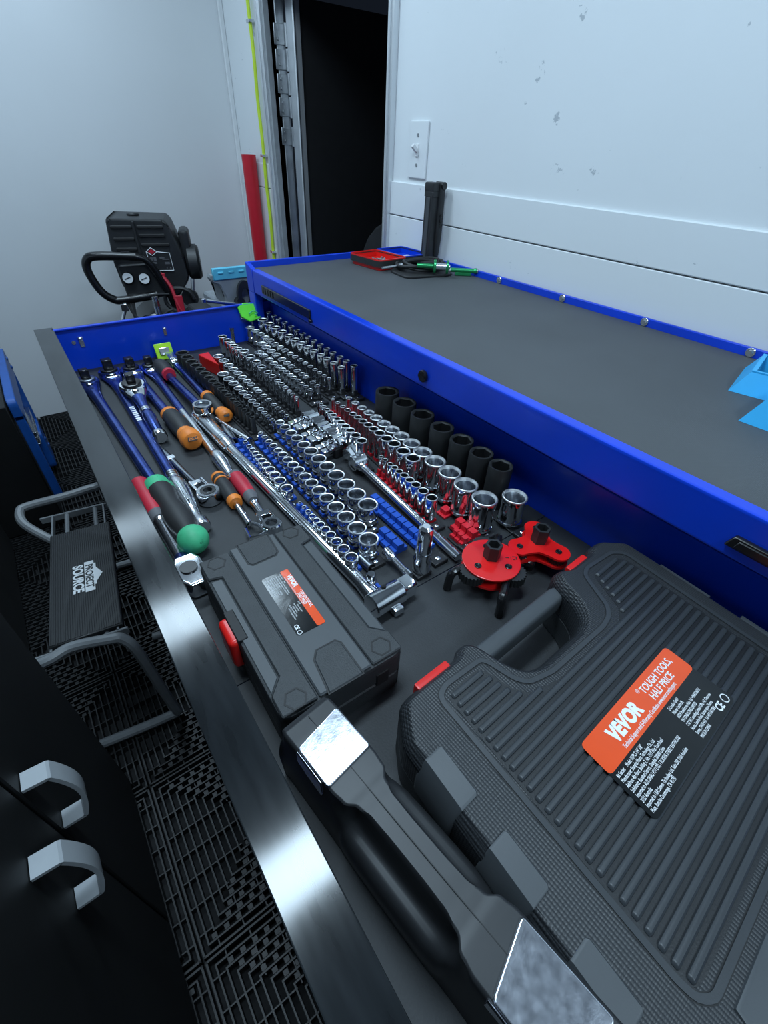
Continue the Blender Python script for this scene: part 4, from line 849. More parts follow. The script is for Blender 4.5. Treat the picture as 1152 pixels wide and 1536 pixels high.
def lobes(bm, z0, z1, R_=0.031, r_=0.0145, an=(2.85, 4.95, 0.80)):
    pts = []
    for a in sorted(an):
        for k in range(-6, 7):
            b = a + k * PI / 14; pts.append((R_ * math.cos(a) * 0.86 + r_ * math.cos(b), R_ * math.sin(a) * 0.86 + r_ * math.sin(b)))
        nx = sorted(an)[(sorted(an).index(a) + 1) % 3]; mid = a + ((nx - a) % (2 * PI)) / 2
        pts.append((0.0185 * math.cos(mid), 0.0185 * math.sin(mid)))
    P = smooth_path([(x, y, 0) for x, y in pts], 2, True); prism(bm, [(p.x, p.y) for p in P], z0, z1)
bm = NB(); lobes(bm, 0.0325, 0.0355); obj('top_plate', bm, 'red_paint', t)
bm = NB(); lobes(bm, 0.0190, 0.0220); obj('bottom_plate', bm, 'red_paint', t)
hexdrive(t, 0.0356, 0.0105, 0.021, (0.003, 0.002))
for k, a in enumerate((2.85, 4.95, 0.80)):
    x, y = 0.027 * math.cos(a), 0.027 * math.sin(a)
    bm = NB(); gear(bm, x, y, 0.0225, 0.0320, 0.0115, 18); obj('gear', bm, 'impact_black', t, ang=0.3)
    if k != 2 or True:
        bm = NB(); lathe(bm, [(0.0040, 0.0356), (0.0040, 0.0365), (0.0032, 0.0368), (0.0016, 0.0362), (0, 0.0360)], 14, Matrix.Translation((x, y, 0))); obj('screw', bm, 'black_gloss', t)
    bm = NB(); q = (x * 0.55 - y * 0.5, y * 0.55 + x * 0.5); leg_rod(bm, [(x, y, 0.0200), (q[0], q[1], 0.015), (q[0] * 0.8, q[1] * 0.8, 0.010), (q[0] * 0.7, q[1] * 0.7, 0.0005)]); obj('leg', bm, 'black_gloss', t)
logo_marks(t, 0.0356, Matrix.Translation((0.010, -0.010, 0)) @ Matrix.Rotation(-0.9, 4, 'Z') @ Matrix.Scale(0.8, 4))
bm = NB(); cyl(bm, (-0.041, 0.020, 0.018), (-0.052, 0.026, 0.018), 0.0055, seg=14, ch=0.0006); obj('pin', bm, 'chrome_satin', t)

# ================================================================== plastic cases in the drawer
def ribbon(pts, w):
    """inner offset of a closed polygon given counter-clockwise"""
    n = len(pts); out = []
    for i in range(n):
        a, b, c = Vector(pts[i - 1]), Vector(pts[i]), Vector(pts[(i + 1) % n])
        d1 = (b - a).normalized(); d2 = (c - b).normalized()
        n1 = Vector((-d1.y, d1.x)); n2 = Vector((-d2.y, d2.x)); m = (n1 + n2)
        m = m / max(0.35, m.dot(m) / 2)
        out.append((b.x + m.x * w, b.y + m.y * w))
    return out
def ring_prism(bm, outer, inner, z0, z1, f=None):
    n = len(outer); V = []
    for pts, z in ((outer, z0), (outer, z1), (inner, z1), (inner, z0)): V.append([bm.verts.new((x, y, z)) for x, y in pts])
    for i in range(n):
        j = (i + 1) % n
        for a in range(3): bm.faces.new((V[a][i], V[a][j], V[a + 1][j], V[a + 1][i]))
def rounded(pts, r, k=4):
    """round the corners of a polygon"""
    out = []; n = len(pts)
    for i in range(n):
        a, b, c = Vector(pts[i - 1]), Vector(pts[i]), Vector(pts[(i + 1) % n])
        ra = min(r, (a - b).length * 0.45); rc = min(r, (c - b).length * 0.45)
        p, q = b + (a - b).normalized() * ra, b + (c - b).normalized() * rc
        for s in range(k + 1):
            t = s / k; v = p * (1 - t) ** 2 + b * 2 * t * (1 - t) + q * t * t; out.append((v.x, v.y))
    return out
def hexring(bm, x, y, r, z0, z1):
    o_ = [(x + r * math.cos(PI / 3 * i), y + r * math.sin(PI / 3 * i)) for i in range(6)]; i_ = [(x + r * 0.84 * math.cos(PI / 3 * i), y + r * 0.84 * math.sin(PI / 3 * i)) for i in range(6)]
    ring_prism(bm, o_, i_, z0, z1)

# ---- small hinged case with the label
sc = thing('tool_case', 'small black plastic case with red latch and orange label', 'tool case', (0.1130, 0.2880, 0.0), -0.017, 'plastic tool cases')
HX, HY = 0.0620, 0.1060
bm = NB(); prism(bm, rounded([(-HX, -HY), (HX, -HY), (HX, HY), (-HX, HY)], 0.012), 0.0004, 0.0275, 0.003); obj('base', bm, 'case_grain', sc)
bm = NB(); prism(bm, rounded([(-HX, -HY), (HX, -HY), (HX, HY), (-HX, HY)], 0.012), 0.0285, 0.0560, bevtop=0.005, seg=2); lid = obj('lid', bm, 'case_grain', sc)
for s in (-1, 1):
    pl = [(s * 0.0600, 0.1035), (s * 0.0275, 0.1035), (s * 0.0275, -0.1035), (s * 0.0600, -0.1035), (s * 0.0600, -0.0820), (s * 0.0465, -0.0680), (s * 0.0465, 0.0700), (s * 0.0600, 0.0735)]
    if s < 0: pl = pl[::-1]
    bm = NB(); prism(bm, pl[::-1], 0.0555, 0.0588, 0.0012); obj('side_band', bm, 'case_grain', lid)
    bm = NB(); prism(bm, [(s * 0.0585, 0.0700), (s * 0.0475, 0.0690), (s * 0.0475, -0.0670), (s * 0.0585, -0.0790)][::-s], 0.0555, 0.0570, 0.0006); obj('flank_panel', bm, 'case_smooth', lid)
bm = NB(); prism(bm, [(-0.0262, -0.1040), (0.0262, -0.1040), (0.0262, 0.1040), (-0.0262, 0.1040)], 0.0555, 0.0598, 0.0014); obj('centre_band', bm, 'case_smooth', lid)
for pl in ([(-0.0165, 0.1055), (-0.0165, 0.0720), (-0.0130, 0.0675), (0.0140, 0.0685), (0.0180, 0.0725), (0.0200, 0.1055)], [(-0.0185, -0.1065), (0.0150, -0.1065), (0.0150, -0.0690), (0.0115, -0.0640), (-0.0080, -0.0640), (-0.0140, -0.0720)]):
    bm = NB(); prism(bm, pl, 0.0560, 0.0606, 0.0010); obj('raised_panel', bm, 'case_grain', lid)
    bm = NB(); r_ = ribbon(pl, -0.0012); ring_prism(bm, r_, pl, 0.0590, 0.0600); obj('panel_groove_shade', bm, 'black_deep', lid)  # raised black line painting the shade of a groove, nothing is cut
for (x, y) in ((-0.0445, 0.0925), (0.0445, 0.0945), (0.0440, -0.0920), (-0.0440, -0.0945)):
    bm = NB(); hexring(bm, x, y, 0.0105, 0.0585, 0.0591); obj('hex_groove_shade', bm, 'black_deep', lid)  # thin black hexagon on the surface, drawn as the shade of a recess
# label
bm = NB(); prism(bm, rounded([(-0.0148, -0.0412), (0.0152, -0.0412), (0.0152, 0.0425), (-0.0148, 0.0425)], 0.003), 0.0597, 0.0600); lb = obj('label', bm, 'label_black', lid)
bm = NB(); prism(bm, rounded([(0.0062, -0.0410), (0.0150, -0.0410), (0.0150, 0.0423), (0.0062, 0.0423)], 0.0020), 0.0599, 0.0602); obj('label_band', bm, 'label_orange', lb)
Ms = Matrix.Translation((0, 0, 0.0603)) @ Matrix.Rotation(-PI / 2, 4, 'Z')     # text runs towards the viewer, tops towards +x
def st(s, x, y, size, sx=0.8, bold=0.0, m='print_white'): return text(s, size, m, 'lettering', lb, Ms @ Matrix.Translation((x, y, 0)), sx=sx, bold=bold, ext=0.00005)
st('VEVOR', -0.0330, 0.0093, 0.0072, 0.80, 0.00035)
st('®', -0.0090, 0.0130, 0.0025)
st('TOUGH TOOLS,', -0.0065, 0.0118, 0.0040, 0.80, 0.00012); st('HALF PRICE', -0.0055, 0.0082, 0.0040, 0.80, 0.00012)
st('Technical Support and E-Warranty Certificate www.vevor.com/support', -0.0335, 0.0066, 0.0021, 0.72)
for k, s in enumerate(['Torque Wrench     Model', 'Manufacturer: Shanghaimuxinmuyeyouxiangongsi', 'Address: Shuangchenglu 803nong11hao1602A-1609shi', 'Baoshanqu, shanghai 200000 CN.', 'Imported to AUS: SIHAO PTY LTD, 1 ROKEVA', 'STREET EASTWOOD NSW 2122 Australia', 'Imported to USA: Sanven Technology Ltd,', 'Suite 250, 9166 Anaheim Place, CA 91730']):
    st(s, -0.0395 + 0.002 * (k % 2), 0.0038 - k * 0.00235, 0.0021, 0.66)
for k, s in enumerate(['EC REP', 'E-CrossStu GmbH', 'Mainzer Landstr.69', '60329 Frankfurt', 'UK REP YH CONSULTING', 'C/O YH Consulting Limited']):
    st(s, 0.0040 + 0.003 * (k % 2), 0.0038 - k * 0.0024, 0.0021, 0.68)
st('CE', 0.0285, -0.0128, 0.0056, 0.85, 0.00015)
bm = NB(); lathe(bm, [(0.0019, 0.0600), (0.0024, 0.0600), (0.0024, 0.06025), (0.0019, 0.06025)], 18, Matrix.Translation((-0.0112, -0.0382, 0)), closed=True); obj('recycling_mark', bm, 'print_white', lb)
# red latch; a black block stands in for the shade of its notch
bm = NB(); box(bm, -HX - 0.0006, -HX + 0.0095, -0.0155, 0.0250, 0.0240, 0.0579, 0.001); obj('latch_notch_shade', bm, 'black_deep', sc)
bm = NB(); box(bm, -HX - 0.0085, -HX + 0.0066, -0.0140, 0.0215, 0.0160, 0.0562, 0.0055, 3); obj('latch', bm, 'red_plastic', sc)
bm = NB(); box(bm, 0.030, 0.044, -HY - 0.0015, -HY + 0.004, 0.0240, 0.0420, 0.001); obj('hinge', bm, 'black_deep', sc)

# ---- large ribbed case with the label and carry handle
SK = 0.075; BROT = math.radians(3.3)
bc = thing('tool_case', 'large black ribbed plastic case with carry handle and orange label', 'tool case', (0.1130, 0.1400, 0.0), BROT, 'plastic tool cases')
def sk(pts): return [(x + SK * (y + 0.03) if True else x, y) for x, y in pts]
OUT = [(0.000, -0.240), (0.016, -0.258), (0.330, -0.258), (0.352, -0.240), (0.358, -0.047), (0.3575, -0.0168), (0.330, 0.006), (0.310, 0.006), (0.304, 0.0005), (0.262, 0.0005), (0.256, 0.0065), (0.242, 0.0065), (0.234, -0.006), (0.228, -0.032), (0.219, -0.0455), (0.204, -0.0520), (0.142, -0.0515), (0.128, -0.0450), (0.120, -0.030), (0.113, -0.004), (0.104, 0.0072), (0.092, 0.0060), (0.086, 0.0005), (0.034, 0.0005), (0.018, -0.0015), (0.000, -0.030)]
OUT = sk(rounded(OUT, 0.007, 3))
def ccw(p): return p if sum(p[i - 1][0] * p[i][1] - p[i][0] * p[i - 1][1] for i in range(len(p))) > 0 else p[::-1]
OUT = ccw(OUT)
ZB = 0.0700
bm = NB(); prism(bm, OUT, 0.0004, 0.0320, 0.0015); obj('base', bm, 'case_grain', bc)
bm = NB(); IN = ribbon(OUT, 0.0075); n = len(OUT)
rings = [[bm.verts.new((x, y, z)) for x, y in P] for P, z in ((OUT, 0.0330), (OUT, 0.0580), (ribbon(OUT, 0.0022), 0.0630), (ribbon(OUT, 0.0060), 0.0685), (ribbon(OUT, 0.0085), ZB))]
for A, B in zip(rings, rings[1:]):
    for i in range(n): bm.faces.new((A[i], A[(i + 1) % n], B[(i + 1) % n], B[i]))
bm.faces.new(rings[-1]); bm.faces.new(rings[0][::-1])
blid = obj('lid', bm, 'case_dots', bc, ang=0.5)
G = [(0.0455, -0.2180), (0.0480, -0.2290), (0.0570, -0.2360), (0.3180, -0.2360), (0.3285, -0.2260), (0.3360, -0.0320), (0.3330, -0.0240), (0.3210, -0.0150), (0.2760, -0.0115), (0.2645, -0.0165), (0.2600, -0.0250), (0.2470, -0.0540), (0.2380, -0.0610), (0.2230, -0.0640), (0.1440, -0.0620), (0.1200, -0.0560), (0.1130, -0.0480), (0.1050, -0.0220), (0.1000, -0.0155), (0.0570, -0.0135), (0.0470, -0.0175), (0.0440, -0.0250)]
G = ccw(sk(rounded(G, 0.004, 2)))
bm = NB(); g2 = ribbon(G, 0.0042); ring_prism(bm, G, g2, ZB - 0.001, ZB + 0.0009); obj('border_band', bm, 'case_rib', blid)
bm = NB(); ring_prism(bm, ribbon(G, -0.0008), G, ZB - 0.001, ZB + 0.00015); g3 = ribbon(G, 0.0050); ring_prism(bm, g2, g3, ZB - 0.001, ZB + 0.00015); obj('border_groove_shade', bm, 'black_deep', blid)  # black strips either side of the band paint grooves in shade
# ribbed field: valley plate and ribs one by one
F = [(0.0490, -0.2200), (0.0530, -0.2260), (0.0610, -0.2275), (0.3120, -0.2275), (0.3195, -0.2200), (0.3245, -0.0340), (0.3180, -0.0260), (0.2780, -0.0230), (0.2720, -0.0270), (0.2560, -0.0650), (0.2400, -0.0740), (0.1420, -0.0720), (0.1120, -0.0640), (0.1020, -0.0520), (0.0950, -0.0270), (0.0900, -0.0225), (0.0640, -0.0215), (0.0520, -0.0260)]
FS = ccw(sk(rounded(F, 0.003, 2)))
bm = NB(); prism(bm, FS, ZB - 0.001, ZB + 0.0004); obj('rib_field', bm, 'case_valley_shaded', blid)
F0 = ccw(rounded(F, 0.003, 2))
def spans(y):
    xs = []
    for i in range(len(F0)):
        (xa, ya), (xb, yb) = F0[i - 1], F0[i]
        if (ya - y) * (yb - y) < 0: xs.append(xa + (xb - xa) * (y - ya) / (yb - ya))
    xs.sort(); return [(xs[i], xs[i + 1]) for i in range(0, len(xs) - 1, 2)]
for k in range(25):
    y = -0.0268 - k * 0.00815
    for (a, b) in spans(y):
        a += 0.0022; b -= 0.0022
        if b - a < 0.006: continue
        bm = NB(); w = 0.0026; h = 0.0026
        e0 = 0.0012
        t_ = bmesh.new(); prof = [(-w, 0), (-w * 0.85, h * 0.65), (-w * 0.4, h), (w * 0.4, h), (w * 0.85, h * 0.65), (w, 0)]
        rr = []
        for (x, s) in ((a, 0.3), (a + 0.0012, 0.85), (a + 0.0025, 1.0), (b - 0.0025, 1.0), (b - 0.0012, 0.85), (b, 0.3)):
            rr.append([t_.verts.new((x + SK * (y + u * (0.6 + 0.4 * s) + 0.03), y + u * (0.6 + 0.4 * s), ZB + 0.0002 + v * s)) for u, v in prof])
        for A, B in zip(rr, rr[1:]):
            for i in range(5): t_.faces.new((A[i], A[i + 1], B[i + 1], B[i]))
        t_.faces.new(rr[0]); t_.faces.new(rr[-1][::-1]); merge(bm, t_)
        obj('rib', bm, 'case_rib', blid)
# smooth corner blocks along the left side, right side and near side
def block(pts, z0, z1, bev=0.003):
    bm = NB(); prism(bm, ccw(pts), z0, z1, bevtop=bev, seg=2); obj('bumper', bm, 'case_smooth', bc)
def side_block(y0, y1):
    bm = NB(); t_ = bmesh.new(); rr = []
    for y, s in ((y0, 0), (y0 - 0.002, 1), (y1 + 0.002, 1), (y1, 0)):
        dx = SK * (y + 0.03); i_ = 0.0012 * (1 - s)
        rr.append([t_.verts.new((x + dx, y, z - i_)) for x, z in ((-0.0022 + i_, 0.0330), (-0.0022 + i_, 0.0560), (0.0060, 0.0712), (0.0215 - i_, 0.0722), (0.0235 - i_, 0.0690))])
    for A, B in zip(rr, rr[1:]):
        for i in range(4): t_.faces.new((A[i], A[i + 1], B[i + 1], B[i]))
    t_.faces.new(rr[0][::-1]); t_.faces.new(rr[-1]); merge(bm, t_)
    obj('bumper', bm, 'case_smooth', bc)
for (a, b) in ((-0.0480, -0.0880), (-0.1130, -0.1500), (-0.1760, -0.2120)): side_block(a, b)
for (a, b) in ((-0.060, -0.115), (-0.145, -0.200)):
    block(sk([(0.3515, a), (0.3590, a), (0.3580, b), (0.3500, b)]), 0.0330, 0.0660, 0.002)
for (a, b) in ((0.062, 0.110), (0.20, 0.26)): block(sk([(a, -0.2415), (b, -0.2415), (b + 0.004, -0.2600), (a - 0.004, -0.2600)]), 0.0330, 0.0722, 0.003)
# handle bar between the two posts, red latches
bm = NB(); loft(bm, [(0.112, 0.0082, 0.0110, 0.047), (0.118, 0.0095, 0.0125, 0.047), (0.230, 0.0095, 0.0125, 0.047), (0.238, 0.0082, 0.0110, 0.047)], 16, 3.5); bmesh.ops.translate(bm, verts=bm.verts, vec=(0, -0.0095, 0)); obj('carry_handle', bm, 'case_smooth', bc)
for (a, b) in ((0.0405, 0.0790), (0.2660, 0.3000)):
    bm = NB(); box(bm, a, b, -0.0045, 0.0036, 0.0180, 0.0655, 0.002, 2); obj('latch', bm, 'red_plastic', bc)
# label across the ribs
LX0, LX1, LY0, LY1 = 0.1085, 0.2480, -0.1745, -0.1140
zl = ZB + 0.0030
bm = NB(); prism(bm, ccw(sk(rounded([(LX0, LY0), (LX1, LY0), (LX1, LY1), (LX0, LY1)], 0.005))), zl, zl + 0.0003); lb = obj('label', bm, 'label_black', blid)
YB = -0.1400
bm = NB(); prism(bm, ccw(sk(rounded([(LX0, YB), (LX1, YB), (LX1, LY1), (LX0, LY1)], 0.0045))), zl + 0.0002, zl + 0.0006); obj('label_band', bm, 'label_orange', lb)
SKM = Matrix(((1, SK, 0, SK * 0.03), (0, 1, 0, 0), (0, 0, 1, 0), (0, 0, 0, 1)))
def bt(s, x, y, size, sx=0.85, bold=0.0, z=0.0007): return text(s, size, 'print_white', 'lettering', lb, SKM @ Matrix.Translation((x, y, zl + z)), sx=sx, bold=bold, ext=0.00005)
bt('VEVOR', LX0 + 0.0250, YB + 0.0090, 0.0150, 0.86, 0.0009)
bt('®', LX0 + 0.0755, YB + 0.0185, 0.0050)
bt('TOUGH TOOLS,', LX0 + 0.0800, YB + 0.0150, 0.0085, 0.80, 0.00015); bt('HALF PRICE', LX0 + 0.0820, YB + 0.0072, 0.0085, 0.80, 0.00015)
bt('Technical Support and E-Warranty Certificate www.vevor.com/support', LX0 + 0.0265, YB + 0.0026, 0.0047, 0.62, 0.00006)
for k, s in enumerate(['Bit Socket     Model: 107PCS 1/4" 3/8"', 'Manufacturer: Shanghai Muxin Technology Co., Ltd.', 'Address: 4th Floor, Building 2, No. 1919 Wan Xuan Road', 'Subdistrict, Baoshan District, Shanghai 200000 China', 'Imported to AUS: SIHAO PTY LTD, 1 ROKEVA STREET EASTWOOD', '2122 Australia', 'Imported to USA: Sanven Technology Ltd. Suite 250, 9166 Anaheim', 'Place, Rancho Cucamonga, CA 91730']):
    bt(s, LX0 + 0.0035, YB - 0.0048 - k * 0.00375, 0.0039, 0.58, 0.00004, 0.0004)
for k, s in enumerate(['E-CrossStu GmbH', 'Mainzer Landstr.69,', '60329 Frankfurt am Main. Tel: +496933266751', 'YH CONSULTING LIMITED', 'C/O YH Consulting Limited Office 147, Centurion', 'House, London Road, Staines-upon-Thames', 'Surrey, TW18 4AX. Tel: 447514677868', 'MADE IN CHINA']):
    bt(s, LX0 + 0.0840, YB - 0.0048 - k * 0.00375, 0.0036, 0.58, 0.00004, 0.0004)
bt('CE', LX1 - 0.0215, LY0 + 0.0030, 0.0085, 0.8, 0.0002, 0.0004)
bm = NB(); lathe(bm, [(0.0030, zl + 0.0003), (0.0037, zl + 0.0003), (0.0037, zl + 0.0006), (0.0030, zl + 0.0006)], 20, SKM @ Matrix.Translation((LX1 - 0.0065, LY0 + 0.0062, 0)), closed=True); obj('recycling_mark', bm, 'print_white', lb)

# ---- slim case on edge: handle between two chrome latches
hc = thing('handled_case', 'black moulded case on edge with grip handle between two chrome corner plates', 'tool case', (0.0640, 0.1735, 0.0), math.radians(7.5), 'plastic tool cases')
hs = []
def hsec(y, w1, zt, ws, zs, wb):
    e = max(0.0, min(1.0, (0.019 - w1) / 0.011))           # 0 on the end blocks, 1 along the grip
    mix = lambda a, b: a + (b - a) * e
    P = [(w1, zt), (w1 + 0.0020, zt - mix(0.0012, 0.0010)), (mix(w1 + 0.0030, 0.0122), mix(zt - 0.004, 0.0700)), (mix(w1 + 0.0034, 0.0142), mix(zt - 0.010, 0.0590)), (mix(0.0228, 0.0185), mix(0.060, 0.0565)), (mix(0.0232, 0.0240), mix(0.050, 0.0555)), (mix(0.0235, 0.0278), mix(0.042, 0.0490)), (mix(0.0238, 0.0290), mix(0.032, 0.0380)), (mix(0.0238, 0.0270), mix(0.020, 0.0200))]
    Q = smooth_path([(x, z, 0) for x, z in P], 2)
    return (y, [(0.0, zt)] + [(q.x, q.y) for q in Q] + [(mix(0.0238, 0.025), 0.0005)])
data = [(0.000, 0.0150, 0.0700, 0.0185, 0.060, 0.0200), (-0.002, 0.0180, 0.0755, 0.0205, 0.066, 0.0215), (-0.008, 0.0190, 0.0790, 0.0213, 0.070, 0.0222), (-0.020, 0.0190, 0.0800, 0.0215, 0.070, 0.0225), (-0.060, 0.0180, 0.0800, 0.0210, 0.068, 0.0230), (-0.072, 0.0165, 0.0800, 0.0195, 0.064, 0.0235), (-0.080, 0.0110, 0.0795, 0.0140, 0.055, 0.0240), (-0.090, 0.0085, 0.0792, 0.0112, 0.050, 0.0245), (-0.110, 0.0080, 0.0790, 0.0105, 0.048, 0.0250), (-0.135, 0.0080, 0.0790, 0.0105, 0.048, 0.0250), (-0.152, 0.0085, 0.0792, 0.0112, 0.050, 0.0248), (-0.164, 0.0110, 0.0795, 0.0140, 0.055, 0.0245), (-0.172, 0.0170, 0.0800, 0.0200, 0.064, 0.0240), (-0.182, 0.0190, 0.0800, 0.0215, 0.068, 0.0235), (-0.235, 0.0195, 0.0800, 0.0220, 0.070, 0.0230), (-0.262, 0.0195, 0.0800, 0.0220, 0.070, 0.0230), (-0.268, 0.0170, 0.0760, 0.0200, 0.066, 0.0220)]
P_ = [Vector(d) for d in data]; dense = []
for i in range(len(data) - 1):
    for k in range(4):
        t_ = k / 4; s_ = t_ * t_ * (3 - 2 * t_); dense.append([data[i][0] + (data[i + 1][0] - data[i][0]) * t_] + [data[i][j] + (data[i + 1][j] - data[i][j]) * s_ for j in range(1, 6)])
dense.append(list(data[-1]))
bm = NB(); rr = []
for d in dense:
    y, half = hsec(*d)
    pr = [(-x, z) for x, z in half[:0:-1]] + half
    rr.append([bm.verts.new((x, y, z)) for x, z in pr])
for A, B in zip(rr, rr[1:]):
    for i in range(len(A) - 1): bm.faces.new((A[i], A[i + 1], B[i + 1], B[i]))
    bm.faces.new((A[-1], A[0], B[0], B[-1]))
bm.faces.new(rr[0]); bm.faces.new(rr[-1][::-1])
obj('shell', bm, 'black_plastic', hc, ang=0.7)
bm = NB(); box(bm, -0.0003, 0.0003, -0.262, -0.0085, 0.0780, 0.0802); obj('seam', bm, 'black_deep', hc)
def latch(y0, y1, skew):
    bm = NB()
    pl = [(-0.0205, y0 - skew), (-0.0205, y1 - skew * 0.4), (0.0195, y1), (0.0195, y0 + skew * 0.4)]
    prism(bm, ccw(rounded(pl, 0.003)), 0.0795, 0.0822, bevtop=0.0012, seg=2)
    for s in (-1,): box(bm, s * 0.0225, s * 0.0205, y1 + 0.004, y0 - 0.004, 0.058, 0.0800, 0.0009)
    obj('corner_plate', bm, 'chrome_brushed', hc)
latch(-0.0195, -0.0570, 0.004); latch(-0.1870, -0.2400, 0.006)

# ================================================================== things on the chest top
MT = 0.1672
def mag_tray(label, x, y, rot, m, group):
    t = thing('parts_tray', label, 'parts tray', (x, y, MT), rot, group)
    a, b = 0.048, 0.062
    bm = NB(); prism(bm, rounded([(-a * 0.92, -b * 0.92), (a * 0.92, -b * 0.92), (a * 0.92, b * 0.92), (-a * 0.92, b * 0.92)], 0.012), 0.0, 0.008, 0.001); obj('base', bm, m, t)
    bm = NB(); o_ = rounded([(-a, -b), (a, -b), (a, b), (-a, b)], 0.014); i_ = ribbon(o_, 0.0045)
    ring_prism(bm, o_, i_, 0.008, 0.022); obj('rubber_rim', bm, 'rubber_black', t)
    bm = NB(); ring_prism(bm, ribbon(o_, 0.0006), ribbon(o_, 0.0042), 0.0215, 0.0245); ring_prism(bm, ribbon(o_, 0.0046), ribbon(o_, 0.012), 0.0200, 0.0100)
    prism(bm, ribbon(o_, 0.0046), 0.0082, 0.0105); obj('liner', bm, m, t)
    return t
mag_tray('red square magnetic tray with black rim holding loose screws', 0.783, 1.085, 0.10, 'red_plastic', 'magnetic parts trays')
mag_tray('blue square magnetic tray with black rim by the wall', 0.877, 1.100, 0.05, 'chest_blue', 'magnetic parts trays')
for k in range(9):
    bm = NB(); a = k * 2.4; x, y = 0.783 + 0.016 * math.cos(a) * (0.5 + 0.06 * k), 1.080 + 0.022 * math.sin(a) * (0.5 + 0.06 * k)
    d = Vector((math.cos(k * 1.7), math.sin(k * 1.7), 0.15)) * 0.008
    cyl(bm, (-d.x, -d.y, 0), (d.x, d.y, d.z * 1.5), 0.0016, seg=8); cyl(bm, (d.x, d.y, d.z * 1.5), (d.x * 1.25, d.y * 1.25, d.z * 1.8), 0.0032, seg=8)
    tag(obj('screw', bm, 'galvanised', loc=(x, y, MT + 0.0125)), 'small steel screw lying in the red magnetic tray', 'screw', 'screws in the red tray')
bm = NB(); tube(bm, smooth_path([(-0.012, 0.008, 0.003), (0, 0.002, 0.006), (0.012, -0.004, 0.003)], 5), 0.0028, 8)
tag(obj('white_clip', bm, 'white_plastic', loc=(0.873, 1.075, MT + 0.0105)), 'small white plastic clip lying in the blue magnetic tray', 'clip')
# black work light standing against the wall
t = thing('work_light', 'tall folded black work light standing on end against the wall', 'work light', (0.912, 1.035, MT), 0.0)
bm = NB(); box(bm, -0.015, 0.006, -0.014, 0.016, 0.0, 0.160, 0.003, 2); obj('body', bm, 'black_plastic', t)
bm = NB(); box(bm, -0.0175, -0.013, -0.006, 0.007, 0.006, 0.150, 0.001); obj('lamp_lens', bm, 'case_smooth', t)
bm = NB(); box(bm, -0.017, 0.007, -0.016, 0.018, 0.160, 0.180, 0.004, 2); box(bm, -0.016, 0.005, -0.015, 0.017, 0.150, 0.162, 0.001); obj('cap', bm, 'black_plastic', t)
bm = NB(); loft(bm, [(0.0, 0.004, 0.006, 0.0), (0.012, 0.006, 0.008, 0.0), (0.060, 0.010, 0.010, 0.0), (0.150, 0.0085, 0.0085, 0.0), (0.163, 0.008, 0.008, 0.0)], 14, 2.6, Matrix.Translation((0.012, -0.014, 0.014)) @ Matrix.Rotation(-PI / 2, 4, 'Y')); obj('folding_arm', bm, 'black_plastic', t)
bm = NB(); cyl(bm, (0.013, -0.024, 0.173), (0.013, 0.006, 0.173), 0.0085, seg=14, ch=0.001); obj('hinge', bm, 'black_gloss', t)
bm = NB()
for k in range(3): cyl(bm, (0.009, -0.024, 0.092 + k * 0.010), (0.009, -0.0265, 0.092 + k * 0.010), 0.004, seg=10)
obj('button', bm, 'black_gloss', t)
# black pad with coiled cable and green tool
bm = NB(); prism(bm, rounded([(-0.085, -0.052), (0.040, -0.078), (0.090, -0.008), (0.060, 0.062), (-0.010, 0.068), (-0.075, 0.030)], 0.020), 0, 0.005, 0.0012)
tag(obj('black_pad', bm, 'rubber_black', loc=(0.838, 0.978, MT)), 'flat black rubber pad under the coiled cable on the chest top', 'pad')
t = thing('coiled_cable', 'grey coiled cable heaped on the black pad', 'cable', (0.845, 0.985, MT + 0.005))
pts = []
for k in range(60):
    a = k * 0.42; r = 0.052 + 0.010 * math.sin(k * 0.7) ; pts.append((r * 1.15 * math.cos(a), r * 0.80 * math.sin(a), 0.0050 + 0.0022 * (k / 6.0) * 0.5 + 0.002 * math.sin(k)))
bm = NB(); tube(bm, smooth_path(pts, 3), 0.0036, 8); obj('cord', bm, 'rubber_black', t)
bm = NB(); tube(bm, smooth_path([(-0.052, 0.01, 0.012), (-0.068, 0.016, 0.008), (-0.092, 0.020, 0.006), (-0.106, 0.020, 0.006)], 4), 0.0030, 8); obj('cable_end', bm, 'galvanised', t)
t = thing('green_handled_tool', 'green-handled metal tool with two round flanges on the coiled cable', 'hand tool', (0.802, 0.948, MT + 0.022), math.radians(-42))
bm = NB(); cyl(bm, (0.0, 0, 0), (0.040, 0, 0), 0.0055, seg=14, ch=0.001); obj('handle', bm, 'green_metal', t)
bm = NB(); cyl(bm, (0.040, 0, 0), (0.046, 0, 0), 0.0150, seg=24, ch=0.001); obj('flange', bm, 'green_metal', t)
bm = NB(); cyl(bm, (0.046, 0, 0), (0.070, 0, 0), 0.0075, seg=16); obj('barrel', bm, 'chrome_satin', t)
bm = NB(); cyl(bm, (0.070, 0, 0), (0.076, 0, 0), 0.0150, seg=24, ch=0.001); f_ = obj('flange', bm, 'green_metal', t)
bm = NB(); lathe(bm, [(0.006, 0), (0.006, 0.002), (0.003, 0.004), (0, 0.004)], 14, Matrix.Translation((0.076, 0, 0)) @ Matrix.Rotation(PI / 2, 4, 'Y')); obj('end_nut', bm, 'chrome', f_)
t = thing('green_driver', 'slim green metal driver lying beside the back rim', 'screwdriver', (0.880, 0.912, MT + 0.012), math.radians(-38))
bm = NB(); lathe(bm, [(0, 0), (0.0045, 0), (0.0050, 0.004), (0.0048, 0.056), (0.0062, 0.060), (0.0062, 0.064), (0, 0.064)], 14, Matrix.Rotation(PI / 2, 4, 'Y')); obj('handle', bm, 'green_metal', t)
